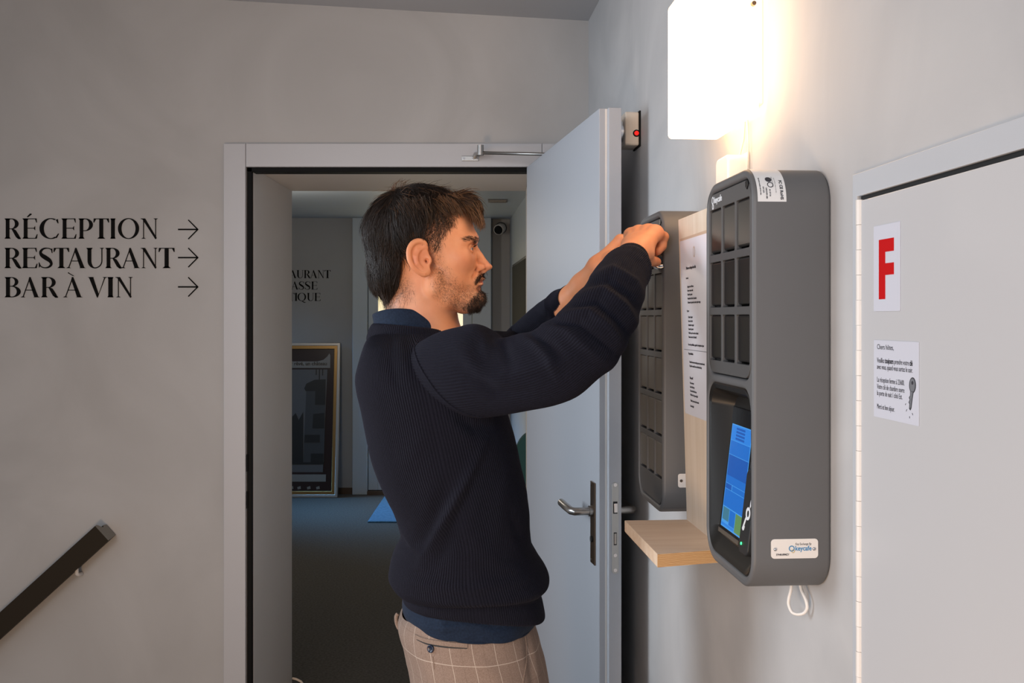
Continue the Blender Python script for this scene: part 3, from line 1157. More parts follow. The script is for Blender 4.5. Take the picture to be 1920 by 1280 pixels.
# logo on the upper panel of the screen locker
b, ring = logo(K1, 0, 0, 0, 0, None, None)
ring(0, 0, .0034, .0049, 0, 1.15)
ring(.0012, -.0088, .0020, .0036, 0, 1.15)
me = text_mesh('keycafe', .0115, .0002, .0002)
_w = max(v.co.x for v in me.vertices)
me.transform(Matrix.Diagonal((.037 / _w, 1.1, 1, 1)))
o = b.build('logo', ['logo_white'])
lay(o, K1, BD - .0011, -.0735, .2445)
o = link('lettering', me, 'logo_white')
lay(o, K1, BD - .0011, -.067, .2400)

# recess with tilted screen in the lower half
z0, z1, y0, y1 = -BH / 2, BH / 2, -BW / 2, BW / 2


def loop3(rr, xf):
    return [(xf(a, c), a, c) for a, c in rr]


la = loop3(rrect(y0 + .0105, y1 - .0105, z0 + .0135, -.0135, .030), lambda a, c: BD - .003)
lb = loop3(rrect(y0 + .0125, y1 - .0125, z0 + .0155, -.0155, .029), lambda a, c: BD - .0015)
lc = loop3(rrect(y0 + .017, y1 - .017, z0 + .022, -.022, .026), lambda a, c: BD - .004)
zs0, zs1 = -.240, -.022                               # screen tub vertical extent


def tubx(c):
    t = (c - zs0) / (zs1 - zs0)
    return BD - .010 - .026 * max(0, min(1, t))


ld_ = loop3(rrect(y0 + .034, y1 - .0195, z0 + .036, -.034, .016), lambda a, c: tubx(c))
b = MB()
vs = la + lb + lc + ld_
n = len(la)
fs = []
for i in range(3):
    for k in range(n):
        fs.append((i * n + k, i * n + (k + 1) % n, (i + 1) * n + (k + 1) % n, (i + 1) * n + k))
fs.append(tuple(range(3 * n, 4 * n)))
b.add(vs, fs)
o = b.build('screen_recess', 'recess', K1)
smooth_by_angle(o, 25)
# tilted screen glass: local frame with y along, up along the tilt
tilt = math.atan(.026 / (zs1 - zs0))
scr = empty('screen', (tubx(-.14) + .0002, 0, -.14))
scr.parent = K1
scr.rotation_euler = (0, -tilt, 0)
MB().box(0, .0022, -.072, .030, -.090, .092).build('screen_glass', 'gloss_black', scr, bev=.0012)
SW0, SW1, SZ0, SZ1 = -.0655, .0225, -.0775, .0675


def em(name, c, s):
    return mat(name, (.01, .01, .01), .25, emit=c, estr=s)


eb = [em('screen_blue', (.008, .16, .62), .9), em('screen_deep', (.004, .10, .46), .9), em('screen_line', (.06, .33, .80), .95), em('screen_green', (.12, .27, .10), .9), em('screen_light', (.02, .22, .74), .95), em('screen_teal', (.05, .20, .30), .9)]
b = MB()
wS, hS = SW1 - SW0, SZ1 - SZ0


def tile(a0, a1, c0, c1, mi, lift=.0001):
    b.box(.0022, .0023 + lift, SW0 + wS * a0, SW0 + wS * a1, SZ1 - hS * c1, SZ1 - hS * c0, mi)


tile(0, 1, 0, 1, 2)
tile(.02, .98, .01, .155, 4, .0002)
for q in range(4):
    tile(.25, .68, .025 + q * .032, .045 + q * .032, 1, .0003)
tile(.02, .98, .16, .295, 0, .0002)
tile(.02, .98, .30, .50, 1, .0002)
tile(.02, .98, .50, .575, 0, .0002)
tile(.02, .33, .58, .63, 1, .0002)
tile(.36, .98, .58, .63, 0, .0002)
tile(.02, .98, .635, .80, 0, .0002)
tile(.04, .36, .81, .93, 5, .0002)
tile(.38, .66, .81, .955, 0, .0002)
tile(.68, .98, .81, .985, 3, .0002)
tile(.02, .66, .96, .985, 4, .0002)
b.build('display', eb, scr)
b = MB()
b.box(.0022, .0032, -.072, .018, -.0875, -.0815)
b.build('label_strip', mat('strip_brown', (.09, .075, .06), .4), scr)
# key reader pad with white key symbol and green light
rd = empty('key_reader', (tubx(-.14) + .0002, 0, -.14))
rd.parent = K1
rd.rotation_euler = (0, -tilt, 0)
me = plate_mesh('reader_pad', rrect(.0325, .0700, -.092, .018, .010), [], .0035, .0015)
o = link('reader_pad', me, mat('reader_grey', (.022, .023, .025), .4, spec=.3), rd)
o.matrix_local = Matrix.Translation((.0035, 0, 0)) @ MX_WALL
smooth_by_angle(o)
b = MB()
for k in range(16):
    p, q = 2 * math.pi * k / 16, 2 * math.pi * (k + 1) / 16
    cy, cz = .0565, -.038
    b.prism([(cy + .0085 * math.cos(p), cz + .0085 * math.sin(p)), (cy + .0085 * math.cos(q), cz + .0085 * math.sin(q)), (cy + .0045 * math.cos(q), cz + .0045 * math.sin(q)), (cy + .0045 * math.cos(p), cz + .0045 * math.sin(p))], 0, .0004, 'z')
b.prism([(.0525, -.0455), (.049, -.044), (.040, -.060), (.0435, -.0625)], 0, .0004, 'z')
b.prism([(.0435, -.0625), (.047, -.0615), (.0495, -.056), (.046, -.055)], 0, .0004, 'z')
b.prism([(.0605, -.031), (.0645, -.027), (.067, -.012), (.0635, -.004), (.063, -.014), (.0612, -.023)], 0, .0004, 'z')
o = b.build('key_symbol', 'logo_white')
o.parent = rd
o.matrix_local = Matrix.Translation((.0070, 0, 0)) @ MX_WALL
b = MB()
b.tube([(.0068, .0435, -.0795), (.0078, .0435, -.0795)], .0019, 12)
b.build('status_light', mat('green_led', (.0, .3, .05), .3, emit=(.05, 1, .25), estr=3), rd)

# name plate on the side facing the camera (side plane: local y = BW/2, normal +y)
MX_SIDE = Matrix(((-1, 0, 0, 0), (0, 0, 1, 0), (0, 1, 0, 0), (0, 0, 0, 1)))    # x->-X (away from room = to the right in view), y->Z, z->+Y


def side_pt(px, py):
    """photo pixel on the near side plane of the screen locker -> (plane x, z)"""
    d = 1.2186
    X = (px - PX0) / F * d
    return X - wall_x(d), (CZ - (py - PY0) / F * d) - (CZ - .077)


def nameplate(root, x0, x1, z0, z1, full=True):
    """plate on the side face; x measured from the wall surface towards +X in view (negative = out)"""
    np_ = empty('name_plate', (0, BW / 2, 0))
    np_.parent = root
    me = plate_mesh('plate', rrect(x0, x1, z0, z1, .0045), [], .0006, .0002)
    o = link('plate', me, 'plate_white', np_)
    o.matrix_local = Matrix.Translation((0, .0006, 0)) @ MX_SIDE
    zm = (z0 + z1) / 2
    for xx in ((x0 + .005, x1 - .0055)):
        b = MB()
        b.tube([(-xx, .001, zm - .0005), (-xx, .0025, zm - .0005), (-xx, .0032, zm - .0005)], [.0022, .0020, .0010], 14)
        smooth_by_angle(b.build('rivet', 'chrome', np_), 60)
    items = []
    return np_, zm


xa, zt = side_pt(1444, 1008.5)
xb, zb = side_pt(1534, 1045)
npl, zm = nameplate(K1, xa, xb, zb, zt)
W_ = xb - xa


def plate_txt(np_, txt, x, z, size, m, bold=0.0, sx=1.0, width=None):
    me = text_mesh(txt, size, .0001, bold, 'LEFT', sx)
    if width:
        w = max(v.co.x for v in me.vertices)
        me.transform(Matrix.Diagonal((width / w, 1, 1, 1)))
    o = link('lettering', me, m, np_)
    o.matrix_local = Matrix.Translation((x, 0, z)) @ Matrix.Identity(4)
    o.matrix_local = Matrix.Translation((-x, .0013, z)) @ MX_SIDE
    return o


def sp(zu, zv):   # zoomed crop (943 wide for 140 px) -> side plane
    return side_pt(1420 + zu * .14846, 980 + zv * .14846)


x, z = sp(474, 270); x2, _ = sp(680, 270)
plate_txt(npl, 'Key Exchange By', x, z, .0042, 'ink', 0, width=x2 - x)
x, z = sp(470, 332); x2, _ = sp(682, 332)
plate_txt(npl, 'keycafe', x, z - .0006, .0082, 'logo_blue', .00018, width=x2 - x)
x, z = sp(224, 398); x2, _ = sp(396, 398)
plate_txt(npl, '37448-89MZY', x, z, .0033, 'ink', .0001, width=x2 - x)
b, ring = logo(npl, 0, 0, 0, 0, None, None)
cx, cz = sp(425, 312)
u_ = (sp(465, 312)[0] - cx)
ring(cx, cz, u_ * .66, u_ * .92, 0)
cx2, cz2 = sp(443, 346)
ring(cx2, cz2, u_ * .36, u_ * .56, 1)
o = b.build('logo', ['logo_blue', 'logo_gold'], npl)
o.matrix_local = Matrix.Translation((0, .0013, 0)) @ MX_SIDE

# second locker's small plate, half hidden by the board
n2 = empty('name_plate', (0, BW / 2, 0))
n2.parent = K2
me = plate_mesh('plate', rrect(-.074, -.014, -.218, -.194, .004), [], .0006, .0002)
o = link('plate', me, 'plate_white', n2)
o.matrix_local = Matrix.Translation((0, .0006, 0)) @ MX_SIDE
b = MB()
b.tube([(.069, .001, -.206), (.069, .003, -.206)], .0025, 12)
b.build('rivet', 'chrome', n2)

# regulatory sticker bent over the rounded top corner of the screen locker
b = MB()
vs, uvs = [], []
r_ = .046
cy, cz = BW / 2 - r_, BH / 2 - r_
# path: along the top then round the corner and down the side
path = []
for k in range(4):
    path.append((cy - .016 + .016 * k / 4, BH / 2))
for k in range(15):
    t = R(90 - 90 * k / 14)
    path.append((cy + r_ * math.cos(t), cz + r_ * math.sin(t)))
off = .0004
st_path = []
for i, (a, c) in enumerate(path):
    t = (Vector(path[min(i + 1, len(path) - 1)]) - Vector(path[max(i - 1, 0)])).normalized()
    nn = Vector((-t.y, t.x))
    st_path.append((a + nn.x * off, c + nn.y * off))
xl, xr = BD - .006, BD - .006 - .0365
for a, c in st_path:
    vs += [(xl, a, c), (xr, a, c)]
fs = [(2 * i, 2 * i + 1, 2 * i + 3, 2 * i + 2) for i in range(len(st_path) - 1)]
b.add(vs, fs)
stick = b.build('rating_sticker', 'sticker', K1, smooth=True)
cum = [0]
for i in range(1, len(st_path)):
    cum.append(cum[-1] + (Vector(st_path[i]) - Vector(st_path[i - 1])).length)


def sticker_map(u, v, lift=.0004):
    """u across (0 at left .. 1 at right edge), v along the path in m -> local point"""
    v = max(0, min(cum[-1] - 1e-6, v))
    i = max(k for k in range(len(cum) - 1) if cum[k] <= v)
    t = (v - cum[i]) / (cum[i + 1] - cum[i])
    a = Vector(st_path[i]).lerp(Vector(st_path[i + 1]), t)
    tt = (Vector(st_path[i + 1]) - Vector(st_path[i])).normalized()
    nn = Vector((-tt.y, tt.x)) * lift
    return (xl + (xr - xl) * u, a.x + nn.x, a.y + nn.y)


tot = cum[-1]


def sticker_text(txt, u, v0, size, bold=0.0):
    """text running down the sticker (letters turned a quarter clockwise)"""
    me = text_mesh(txt, size, 0.0, bold)
    for vv in me.vertices:
        p = sticker_map(u - vv.co.y / .0365 * -1 - size / .0365 * .0, v0 + vv.co.x)
        vv.co = p
    o = link('lettering', me, 'ink', stick)
    return o


for u, v0, txt, sz, bd in ((.80, tot - .030, 'FC CE RoHS', .0052, .0002), (.64, tot - .034, 'Input 12V DC, indoor use only', .0018, 0), (.56, tot - .036, 'Made for dry locations', .0018, 0), (.42, tot - .016, 'E3 12V 5A', .0022, .0001),
                           (.30, tot - .018, 'INDOOR USE', .0024, .0001), (.20, tot - .020, '12V 2.5A', .0024, .0001), (.10, tot - .034, 'This device complies with the rules', .0018, .0001)):
    sticker_text(txt, u, v0, sz, bd)
b = MB()
for cu_, cv_, r0, r1 in ((.45, tot - .031, 0, .0042), (.48, tot - .0225, .0030, .0040)):
    pr = []
    for k in range(16):
        p, q = 2 * math.pi * k / 16, 2 * math.pi * (k + 1) / 16
        quad = [sticker_map(cu_ + r * math.cos(a) / .0365, cv_ + r * math.sin(a)) for r, a in ((r1, p), (r1, q), (max(r0, .0002), q), (max(r0, .0002), p))]
        b.add(quad, [(0, 1, 2, 3)])
b.build('safety_mark', 'ink', stick)

# white cable loop under the screen locker
pc = [(1486, 1078.5), (1483, 1105), (1479, 1122), (1479, 1134), (1485, 1147), (1495, 1151), (1507, 1149), (1513, 1140), (1512, 1128), (1508, 1117), (1502, 1103), (1498, 1077.5)]
dd = [1.305, 1.30, 1.30, 1.30, 1.295, 1.29, 1.285, 1.28, 1.28, 1.285, 1.295, 1.305]


def cat_rom(pts, m=6):
    out = []
    P_ = [Vector(p) for p in pts]
    for i in range(len(P_) - 1):
        p0, p1, p2, p3 = P_[max(i - 1, 0)], P_[i], P_[i + 1], P_[min(i + 2, len(P_) - 1)]
        for k in range(m):
            t = k / m
            out.append(.5 * ((2 * p1) + (p2 - p0) * t + (2 * p0 - 5 * p1 + 4 * p2 - p3) * t * t + (3 * p1 - p0 - 3 * p2 + p3) * t ** 3))
    out.append(P_[-1])
    return out


tag(MB().tube(cat_rom([P(a, c, d) for (a, c), d in zip(pc, dd)]), .0022, 8).build('power_cable', 'white_plastic', smooth=True), 'white power cable loop hanging below the large grey locker', 'cable')

# ================================================================== wooden board with shelf and laminated list
bd_o = .077
bd_d0, bd_d1 = 1.445, 1.66
sh = tag(empty('shelf_board', WL(1.66, CZ), WROT), 'pale pine upright board with small shelf between the two lockers', 'shelf')
yl = (1.66 - bd_d0) * WN
b = MB()
xt, xbm = .0845, .0695             # board front at top and bottom (leaning)
zt, zb = .167, -.352
b.hexa([(xbm - .018, 0, zb), (xbm, 0, zb), (xbm - .018, yl, zb), (xbm, yl, zb), (xt - .018, 0, zt), (xt, 0, zt), (xt - .018, yl, zt), (xt, yl, zt)])
b.build('upright_board', 'pine', sh, bev=.001)
b = MB()
b.box(.0, xbm - .017, .03, .06, zb + .1, zb + .13)
b.build('spacer_block', 'pine', sh)
MB().box(.0, xt - .02, .03, .06, zt - .13, zt - .10).build('spacer_block', 'pine', sh)
so = P(1168, 975, 1.66)
b = MB()
b.add([(x, y, z) for z in (-.3615, -.3425) for (x, y) in ((xbm - .02, 0), (.1765, 0), (.1745, yl + .022), (xbm - .02, yl - .006))],
      [(0, 3, 2, 1), (4, 5, 6, 7), (0, 1, 5, 4), (1, 2, 6, 5), (3, 0, 4, 7)], 0)
b.add([(x, y, z) for z in (-.3615, -.3425) for (x, y) in ((xbm - .02, 0), (.1765, 0), (.1745, yl + .022), (xbm - .02, yl - .006))], [(2, 3, 7, 6)], 1)
b.build('shelf_plank', ['pine_shelf', 'pine_end'], sh, bev=.0008)

pl_ = tag(empty('laminated_list', sh.location, WROT), 'laminated white instruction sheet fixed to the pine board', 'paper sheet')
ty = math.atan((xt - xbm) / (zt - zb))


def bpt(y, z, lift=.0006):
    t = (z - zb) / (zt - zb)
    return (xbm + (xt - xbm) * t + lift, y, z)


ly0, lz1, lz0 = .012, .131, -.160
b = MB()
rr = rrect(ly0, ly0 + .20, lz0, lz1, .006, 4)
b.add([bpt(a, c, .0003) for a, c in rr] + [bpt(a, c, .0009) for a, c in rr], [tuple(range(len(rr))), tuple(range(len(rr), 2 * len(rr)))] + [(i, (i + 1) % len(rr), len(rr) + (i + 1) % len(rr), len(rr) + i) for i in range(len(rr))])
b.build('sheet', 'paper2', pl_)
MB().add([bpt(ly0 + .002, lz1 - .002, .001), bpt(ly0 + .198, lz1 - .002, .001), bpt(ly0 + .198, lz1 + .003, .001), bpt(ly0 - .002, lz1 + .002, .001)], [(0, 1, 2, 3)]).build('tape', mat('brown_tape', (.60, .45, .33), .4), pl_)
MX_BRD = Matrix.Rotation(ty, 4, 'Y')


def list_line(txt, y, z, size, bold=0):
    me = text_mesh(txt, size, .0001, bold)
    o = link('lettering', me, 'ink', pl_)
    p = bpt(y, z, .0012)
    o.matrix_local = Matrix.Translation(p) @ Matrix.Rotation(ty, 4, 'Y') @ MX_WALL
    return o


random.seed(3)
for z, y, s, txt, bd in ((.080, .048, .0062, 'Prise en charge des cl\u00e9s', .0002), (.064, .045, .005, 'Arriv\u00e9e', 0), (.050, .052, .0048, 'Appuyer sur l\u2019\u00e9cran', .0001), (.0435, .052, .0048, 'Entrer votre code', .0001), (.037, .052, .0048, 'Ouvrir la porte', .0001), (.0305, .052, .0048, 'Prendre la cl\u00e9 de la chambre', .0001), (.024, .052, .0048, 'Refermer la porte du casier apr\u00e8s usage', .0001),
                          (.010, .045, .005, 'D\u00e9part', 0), (0, .052, .0048, 'Choisir d\u00e9part', .0001), (-.0065, .052, .0048, 'Poser la cl\u00e9 ici', .0001), (-.013, .052, .0048, 'Attendre le signal', .0001), (-.0195, .052, .0048, 'Fermer la porte', .0001), (-.026, .052, .0048, 'V\u00e9rifier que le casier est ferm\u00e9', .0001), (-.0325, .052, .0048, 'Bonne route et \u00e0 bient\u00f4t', .0001),
                          (-.045, .048, .0048, 'En cas de probl\u00e8me, appeler la r\u00e9ception de jour', .0001), (-.060, .048, .005, 'Key collection', .0002), (-.0735, .052, .0048, 'Touch the screen and type your personal code', .0001), (-.080, .052, .0048, 'Open the small door and take the key', .0001), (-.100, .052, .0055, 'Drop off', .0002), (-.108, .052, .0048, 'Press return', .0001), (-.1145, .052, .0048, 'Insert the key', .0001), (-.121, .052, .0048, 'Close the little door', .0001), (-.1275, .052, .0048, 'Wait for the green light', .0001), (-.137, .052, .0048, 'Thank you and safe travels', .0001), (-.146, .05, .0048, 'Good night', .0001)):
    list_line(txt, y, z, s, bd)
b = MB()
for k in range(12):
    p, q = 2 * math.pi * k / 12, 2 * math.pi * (k + 1) / 12
    b.add([bpt(.10 + .006 * math.cos(a), .106 + .009 * math.sin(a), .0012) for a in (p, q)] + [bpt(.10 + .004 * math.cos(a), .106 + .007 * math.sin(a), .0012) for a in (q, p)], [(0, 1, 2, 3)])
b.build('emblem', mat('emblem_tan', (.55, .40, .28), .5), pl_)
MB().add([bpt(.02, -.052, .0012), bpt(.19, -.052, .0012), bpt(.19, -.0528, .0012), bpt(.02, -.0528, .0012)], [(0, 1, 2, 3)]).build('rule_line', 'ink_soft', pl_)

# key with black fob held at the second locker
ks = tag(empty('key_set', P(1237, 494, 1.70)), 'small steel key on ring with black fob in the right hand', 'key')
b = MB()
ppts = [Vector((.010 * math.cos(2 * math.pi * k / 24), .004 * math.sin(2 * math.pi * k / 24), .008 * math.sin(2 * math.pi * k / 24))) for k in range(25)]
b.tube(ppts, .0012, 8, caps=False)
b.build('ring', 'chrome', ks, smooth=True)
me = plate_mesh('fob', rrect(-.008, .010, -.003, .010, .003), [], .003, .001)
o = link('fob', me, 'gloss_black', ks)
o.matrix_local = Matrix.Translation((.002, .002, .004)) @ MX_BACK
b = MB()
b.tube([(-.006, -.003, -.004), (-.006, -.001, -.004)], .006, 16)
b.box(-.002, .012, -.003, -.001, -.006, -.002)
b.build('key_blade', 'chrome', ks, bev=.0004)

# ================================================================== the man: signed-distance modelling of the body
from mathutils.bvhtree import BVHTree

HD = 1.70                                    # distance of the man's middle plane
HF = Vector((1, .0712, 0)).normalized()      # the way he faces
HL_ = Vector((.0712, -1, 0)).normalized()    # his right-hand side (towards the camera)
E0 = P(800, 492.5, HD)                       # between the ears
SU = HD / F / 4                              # metres per unit of the 4x head crop


def HP(u, v, lat=0.0):
    """head-crop pixel (4x crop with origin 640,320) at a sideways distance lat (m) -> head coordinates"""
    w = P(640 + u / 4, 320 + v / 4, HD - lat) - E0
    return np.array((w.dot(HF), w.dot(HL_), w.z))


def H2W(p):
    p = np.asarray(p)
    return E0 + HF * float(p[0]) + HL_ * float(p[1]) + Vector((0, 0, float(p[2])))


class Field:
    def __init__(s, xs, ys, zs):
        s.x, s.y, s.z = (np.asarray(a, np.float32) for a in (xs, ys, zs))
        s.D = np.full((len(s.x), len(s.y), len(s.z)), .05, np.float32)
        s.frame = None

    def sub(s, lo, hi, mg):
        sl = []
        for a, l, h in zip((s.x, s.y, s.z), lo, hi):
            i0, i1 = np.searchsorted(a, l - mg), np.searchsorted(a, h + mg)
            sl.append(slice(max(0, i0 - 1), min(len(a), i1 + 1)))
        X, Y, Z = np.meshgrid(s.x[sl[0]], s.y[sl[1]], s.z[sl[2]], indexing='ij', sparse=True)
        if s.frame == 'head':
            dx, dy, dz = X - E0.x, Y - E0.y, Z - E0.z
            X2 = dx * HF.x + dy * HF.y
            Y2 = dx * HL_.x + dy * HL_.y
            return tuple(sl), X2, np.abs(Y2), dz
        return tuple(sl), X, Y, Z

    def bounds(s, pts, r):
        W = [H2W(p) for p in pts] if s.frame == 'head' else [Vector(p) for p in pts]
        if s.frame == 'head':
            W += [H2W((p[0], -p[1], p[2])) for p in pts]
        lo = [min(w[i] for w in W) - r for i in range(3)]
        hi = [max(w[i] for w in W) + r for i in range(3)]
        return lo, hi

    def comb(s, sl, d, op, k):
        A = s.D[sl]
        d = d.astype(np.float32)
        if op == 'add':
            h = np.clip(.5 + .5 * (A - d) / k, 0, 1)
            s.D[sl] = A + (d - A) * h - k * h * (1 - h)
        else:
            h = np.clip(.5 - .5 * (A + d) / k, 0, 1)
            s.D[sl] = A + (-d - A) * h + k * h * (1 - h)

    def cap(s, a, b, ra, rb=None, k=.006, op='add'):
        rb = ra if rb is None else rb
        a, b = np.asarray(a, float), np.asarray(b, float)
        lo, hi = s.bounds((a, b), max(ra, rb))
        sl, X, Y, Z = s.sub(lo, hi, k + .012)
        ba = b - a
        px, py, pz = X - a[0], Y - a[1], Z - a[2]
        t = np.clip((px * ba[0] + py * ba[1] + pz * ba[2]) / max(1e-9, ba.dot(ba)), 0, 1)
        d = np.sqrt((px - t * ba[0]) ** 2 + (py - t * ba[1]) ** 2 + (pz - t * ba[2]) ** 2) - (ra + (rb - ra) * t)
        s.comb(sl, d, op, k)

    def chain(s, pts, rs, k=.006, op='add'):
        for i in range(len(pts) - 1):
            s.cap(pts[i], pts[i + 1], rs[i], rs[i + 1], k, op)

    def ell(s, c, r, k=.006, op='add', rot=None):
        c, r = np.asarray(c, float), np.asarray(r, float)
        lo, hi = s.bounds((c,), float(max(r)))
        sl, X, Y, Z = s.sub(lo, hi, k + .012)
        p = [X - c[0], Y - c[1], Z - c[2]]
        if rot is not None:                      # rows of rot: local axes
            p = [p[0] * rot[i][0] + p[1] * rot[i][1] + p[2] * rot[i][2] for i in range(3)]
        k0 = np.sqrt((p[0] / r[0]) ** 2 + (p[1] / r[1]) ** 2 + (p[2] / r[2]) ** 2)
        k1 = np.sqrt((p[0] / r[0] ** 2) ** 2 + (p[1] / r[1] ** 2) ** 2 + (p[2] / r[2] ** 2) ** 2) + 1e-9
        s.comb(sl, k0 * (k0 - 1) / k1, op, k)

    def mesh(s):
        """surface nets on the rectilinear grid"""
        D = s.D
        S = D < 0
        nx, ny, nz = D.shape
        cs = np.zeros((nx - 1, ny - 1, nz - 1), np.uint8)
        for i in (0, 1):
            for j in (0, 1):
                for k in (0, 1):
                    cs += S[i:nx - 1 + i, j:ny - 1 + j, k:nz - 1 + k]
        act = (cs > 0) & (cs < 8)
        idx = np.full(act.shape, -1, np.int64)
        ci, cj, ck = np.nonzero(act)
        n = len(ci)
        idx[ci, cj, ck] = np.arange(n)
        acc_ = np.zeros((n, 3))
        cnt = np.zeros(n)
        ax = (s.x.astype(float), s.y.astype(float), s.z.astype(float))
        for a in range(3):
            oth = [q for q in range(3) if q != a]
            for o1 in (0, 1):
                for o2 in (0, 1):
                    off = [0, 0, 0]
                    off[oth[0]], off[oth[1]] = o1, o2
                    i0 = (ci + off[0], cj + off[1], ck + off[2])
                    off2 = list(off)
                    off2[a] = 1
                    i1 = (ci + off2[0], cj + off2[1], ck + off2[2])
                    d0, d1 = D[i0], D[i1]
                    m = (d0 < 0) != (d1 < 0)
                    t = np.where(m, d0 / np.where(m, d0 - d1, 1), 0)
                    pos = np.stack([ax[q][i0[q]] for q in range(3)], 1)
                    pos[:, a] += t * (ax[a][i1[a]] - ax[a][i0[a]])
                    acc_[m] += pos[m]
                    cnt[m] += 1
        V = acc_ / np.maximum(cnt, 1)[:, None]
        quads = []
        for a in range(3):
            b_, c_ = [(1, 2), (2, 0), (0, 1)][a]
            sl0 = [slice(None)] * 3
            sl1 = [slice(None)] * 3
            sl0[a], sl1[a] = slice(0, -1), slice(1, None)
            A0, A1 = S[tuple(sl0)], S[tuple(sl1)]
            e = np.nonzero(A0 != A1)
            e = [q.copy() for q in e]
            ok = (e[b_] > 0) & (e[c_] > 0) & (e[b_] < D.shape[b_] - 1) & (e[c_] < D.shape[c_] - 1)
            e = [q[ok] for q in e]
            flip = A0[tuple(e)]

            def cell(db, dc):
                q = [x.copy() for x in e]
                q[b_] -= db
                q[c_] -= dc
                return idx[tuple(q)]
            q = np.stack([cell(1, 1), cell(0, 1), cell(0, 0), cell(1, 0)], 1)
            q[~flip] = q[~flip][:, ::-1]
            quads.append(q)
        Q = np.concatenate(quads)
        Q = Q[(Q >= 0).all(1)]
        return V, Q


def np_mesh(name, V, Q, smooth=True):
    me = bpy.data.meshes.new(name)
    V = np.asarray(V, np.float32)
    Q = np.asarray(Q, np.int32)
    me.vertices.add(len(V))
    me.vertices.foreach_set('co', V.ravel())
    m = Q.shape[1]
    me.loops.add(Q.size)
    me.loops.foreach_set('vertex_index', Q.ravel())
    me.polygons.add(len(Q))
    me.polygons.foreach_set('loop_start', np.arange(0, Q.size, m, dtype=np.int32))
    me.polygons.foreach_set('loop_total', np.full(len(Q), m, np.int32))
    me.update(calc_edges=True)
    if smooth:
        me.polygons.foreach_set('use_smooth', [True] * len(Q))
    return me


def color_attr(me, name, arr):
    a = me.color_attributes.new(name, 'FLOAT_COLOR', 'POINT')
    c = np.ones((len(me.vertices), 4), np.float32)
    c[:, :arr.shape[1]] = arr
    a.data.foreach_set('color', c.ravel())


def axis(parts):
    """parts: (start, end, step) ... -> non-uniform grid line positions"""
    out = []
    for a, b_, st in parts:
        n = max(1, int(round((b_ - a) / st)))
        out += list(np.linspace(a, b_, n, endpoint=False))
    out.append(parts[-1][1])
    return np.array(out)


FL = Field(axis([(-.34, -.235, .012), (-.235, -.002, .0018), (-.002, .19, .006), (.19, .292, .0018), (.292, .31, .006)]),
           axis([(1.36, 1.575, .009), (1.575, 1.80, .0018), (1.80, 2.08, .009)]),
           axis([(-.005, .10, .012), (.10, 1.36, .018), (1.36, 1.475, .008), (1.475, 1.735, .0018), (1.735, 1.77, .006)]))

# ---------------- trunk, legs and arms (world coordinates)
FL.frame = None


def B(px, py, lat=0.0):
    """photo pixel on the man's middle plane, moved sideways by lat towards the camera (same world height)"""
    w = P(px, py, HD) + HL_ * lat
    return (w.x, w.y, w.z)


FL.ell(B(812, 745), (.092, .13, .13), .05)
FL.ell(B(835, 870), (.085, .125, .18), .05)
FL.ell(B(880, 1040), (.088, .125, .15), .05)
FL.ell(B(888, 1190), (.098, .135, .10), .05)
for sgn in (1, -1):
    hip, knee, ank = B(890, 1230, sgn * .085), (B(905, 0)[0], HD - sgn * .095, .50), (B(885, 0)[0], HD - sgn * .10, .075)
    FL.chain([hip, knee, ank], [.072, .052, .036], .03)
    FL.cap((ank[0] - .02, ank[1], .045), (ank[0] + .15, ank[1] - sgn * .015, .035), .034, .028, .02)
FL.chain([B(790, 690), B(792, 620)], [.075, .060], .03)
rw_, lw_ = Vector(P(1182, 486, 1.602)), Vector(P(1121, 506, 1.755))
ra_ = [B(795, 690), P(806, 699, 1.60), P(879, 698, 1.545), P(964, 692, 1.508), P(1042, 676, 1.480), P(1074, 655, 1.474), P(1098, 636, 1.472), P(1116, 610, 1.48), P(1136, 582, 1.497), P(1151, 551, 1.522), P(1162, 522, 1.55), rw_]
FL.chain([Vector(q) for q in ra_], [.05, .032, .034, .034, .032, .031, .031, .031, .030, .028, .026, .0245], .012)
la_ = [B(795, 690), P(862, 672, 1.82), P(929, 668, 1.91), P(985, 652, 1.955), P(1006, 629, 1.945), P(1026, 603, 1.90), P(1043, 584, 1.865), P(1056, 574, 1.835), P(1072, 562, 1.810), P(1095, 537, 1.785), lw_]
FL.chain([Vector(q) for q in la_], [.05, .032, .034, .034, .031, .030, .028, .0262, .0252, .0245, .0215], .012)


# ---------------- hands
def finger(pts, rs, k=.003):
    FL.chain([Vector(p) for p in pts], rs, k)


# right hand: back of the hand up, knuckle row along its top, fingers curl down to the key
mcp = {'i': P(1229, 437, 1.652), 'm': P(1216, 436, 1.668), 'r': P(1199, 438, 1.684), 'p': P(1184, 442, 1.698)}
for q, r_ in (('i', .0125), ('m', .012), ('r', .0118), ('p', .011)):
    FL.cap(rw_ + (mcp[q] - rw_) * .12, mcp[q], .018, r_, .013)
FL.cap(rw_.lerp(mcp['i'], .45), rw_.lerp(mcp['p'], .5), .0165, .0145, .012)
finger([mcp['i'], P(1243.5, 444, 1.668), P(1240, 461, 1.668), P(1234, 470.5, 1.662)], [.0112, .0092, .0086, .0072], .0035)
finger([mcp['m'], P(1229, 442, 1.700), P(1231, 462, 1.700), P(1228, 474, 1.690)], [.0112, .0095, .0086, .0074], .0035)
finger([mcp['r'], P(1211, 445, 1.728), P(1217, 464, 1.724), P(1217, 476, 1.710)], [.0108, .009, .0082, .0072], .0035)
finger([mcp['p'], P(1196, 452, 1.738), P(1203, 466, 1.734), P(1205, 477, 1.722)], [.0098, .008, .0073, .0064], .0035)
th0 = rw_.lerp(mcp['i'], .22)
finger([th0, P(1210, 474, 1.622), P(1217, 488, 1.640), P(1231, 491, 1.662)], [.0165, .0140, .0098, .0080], .006)
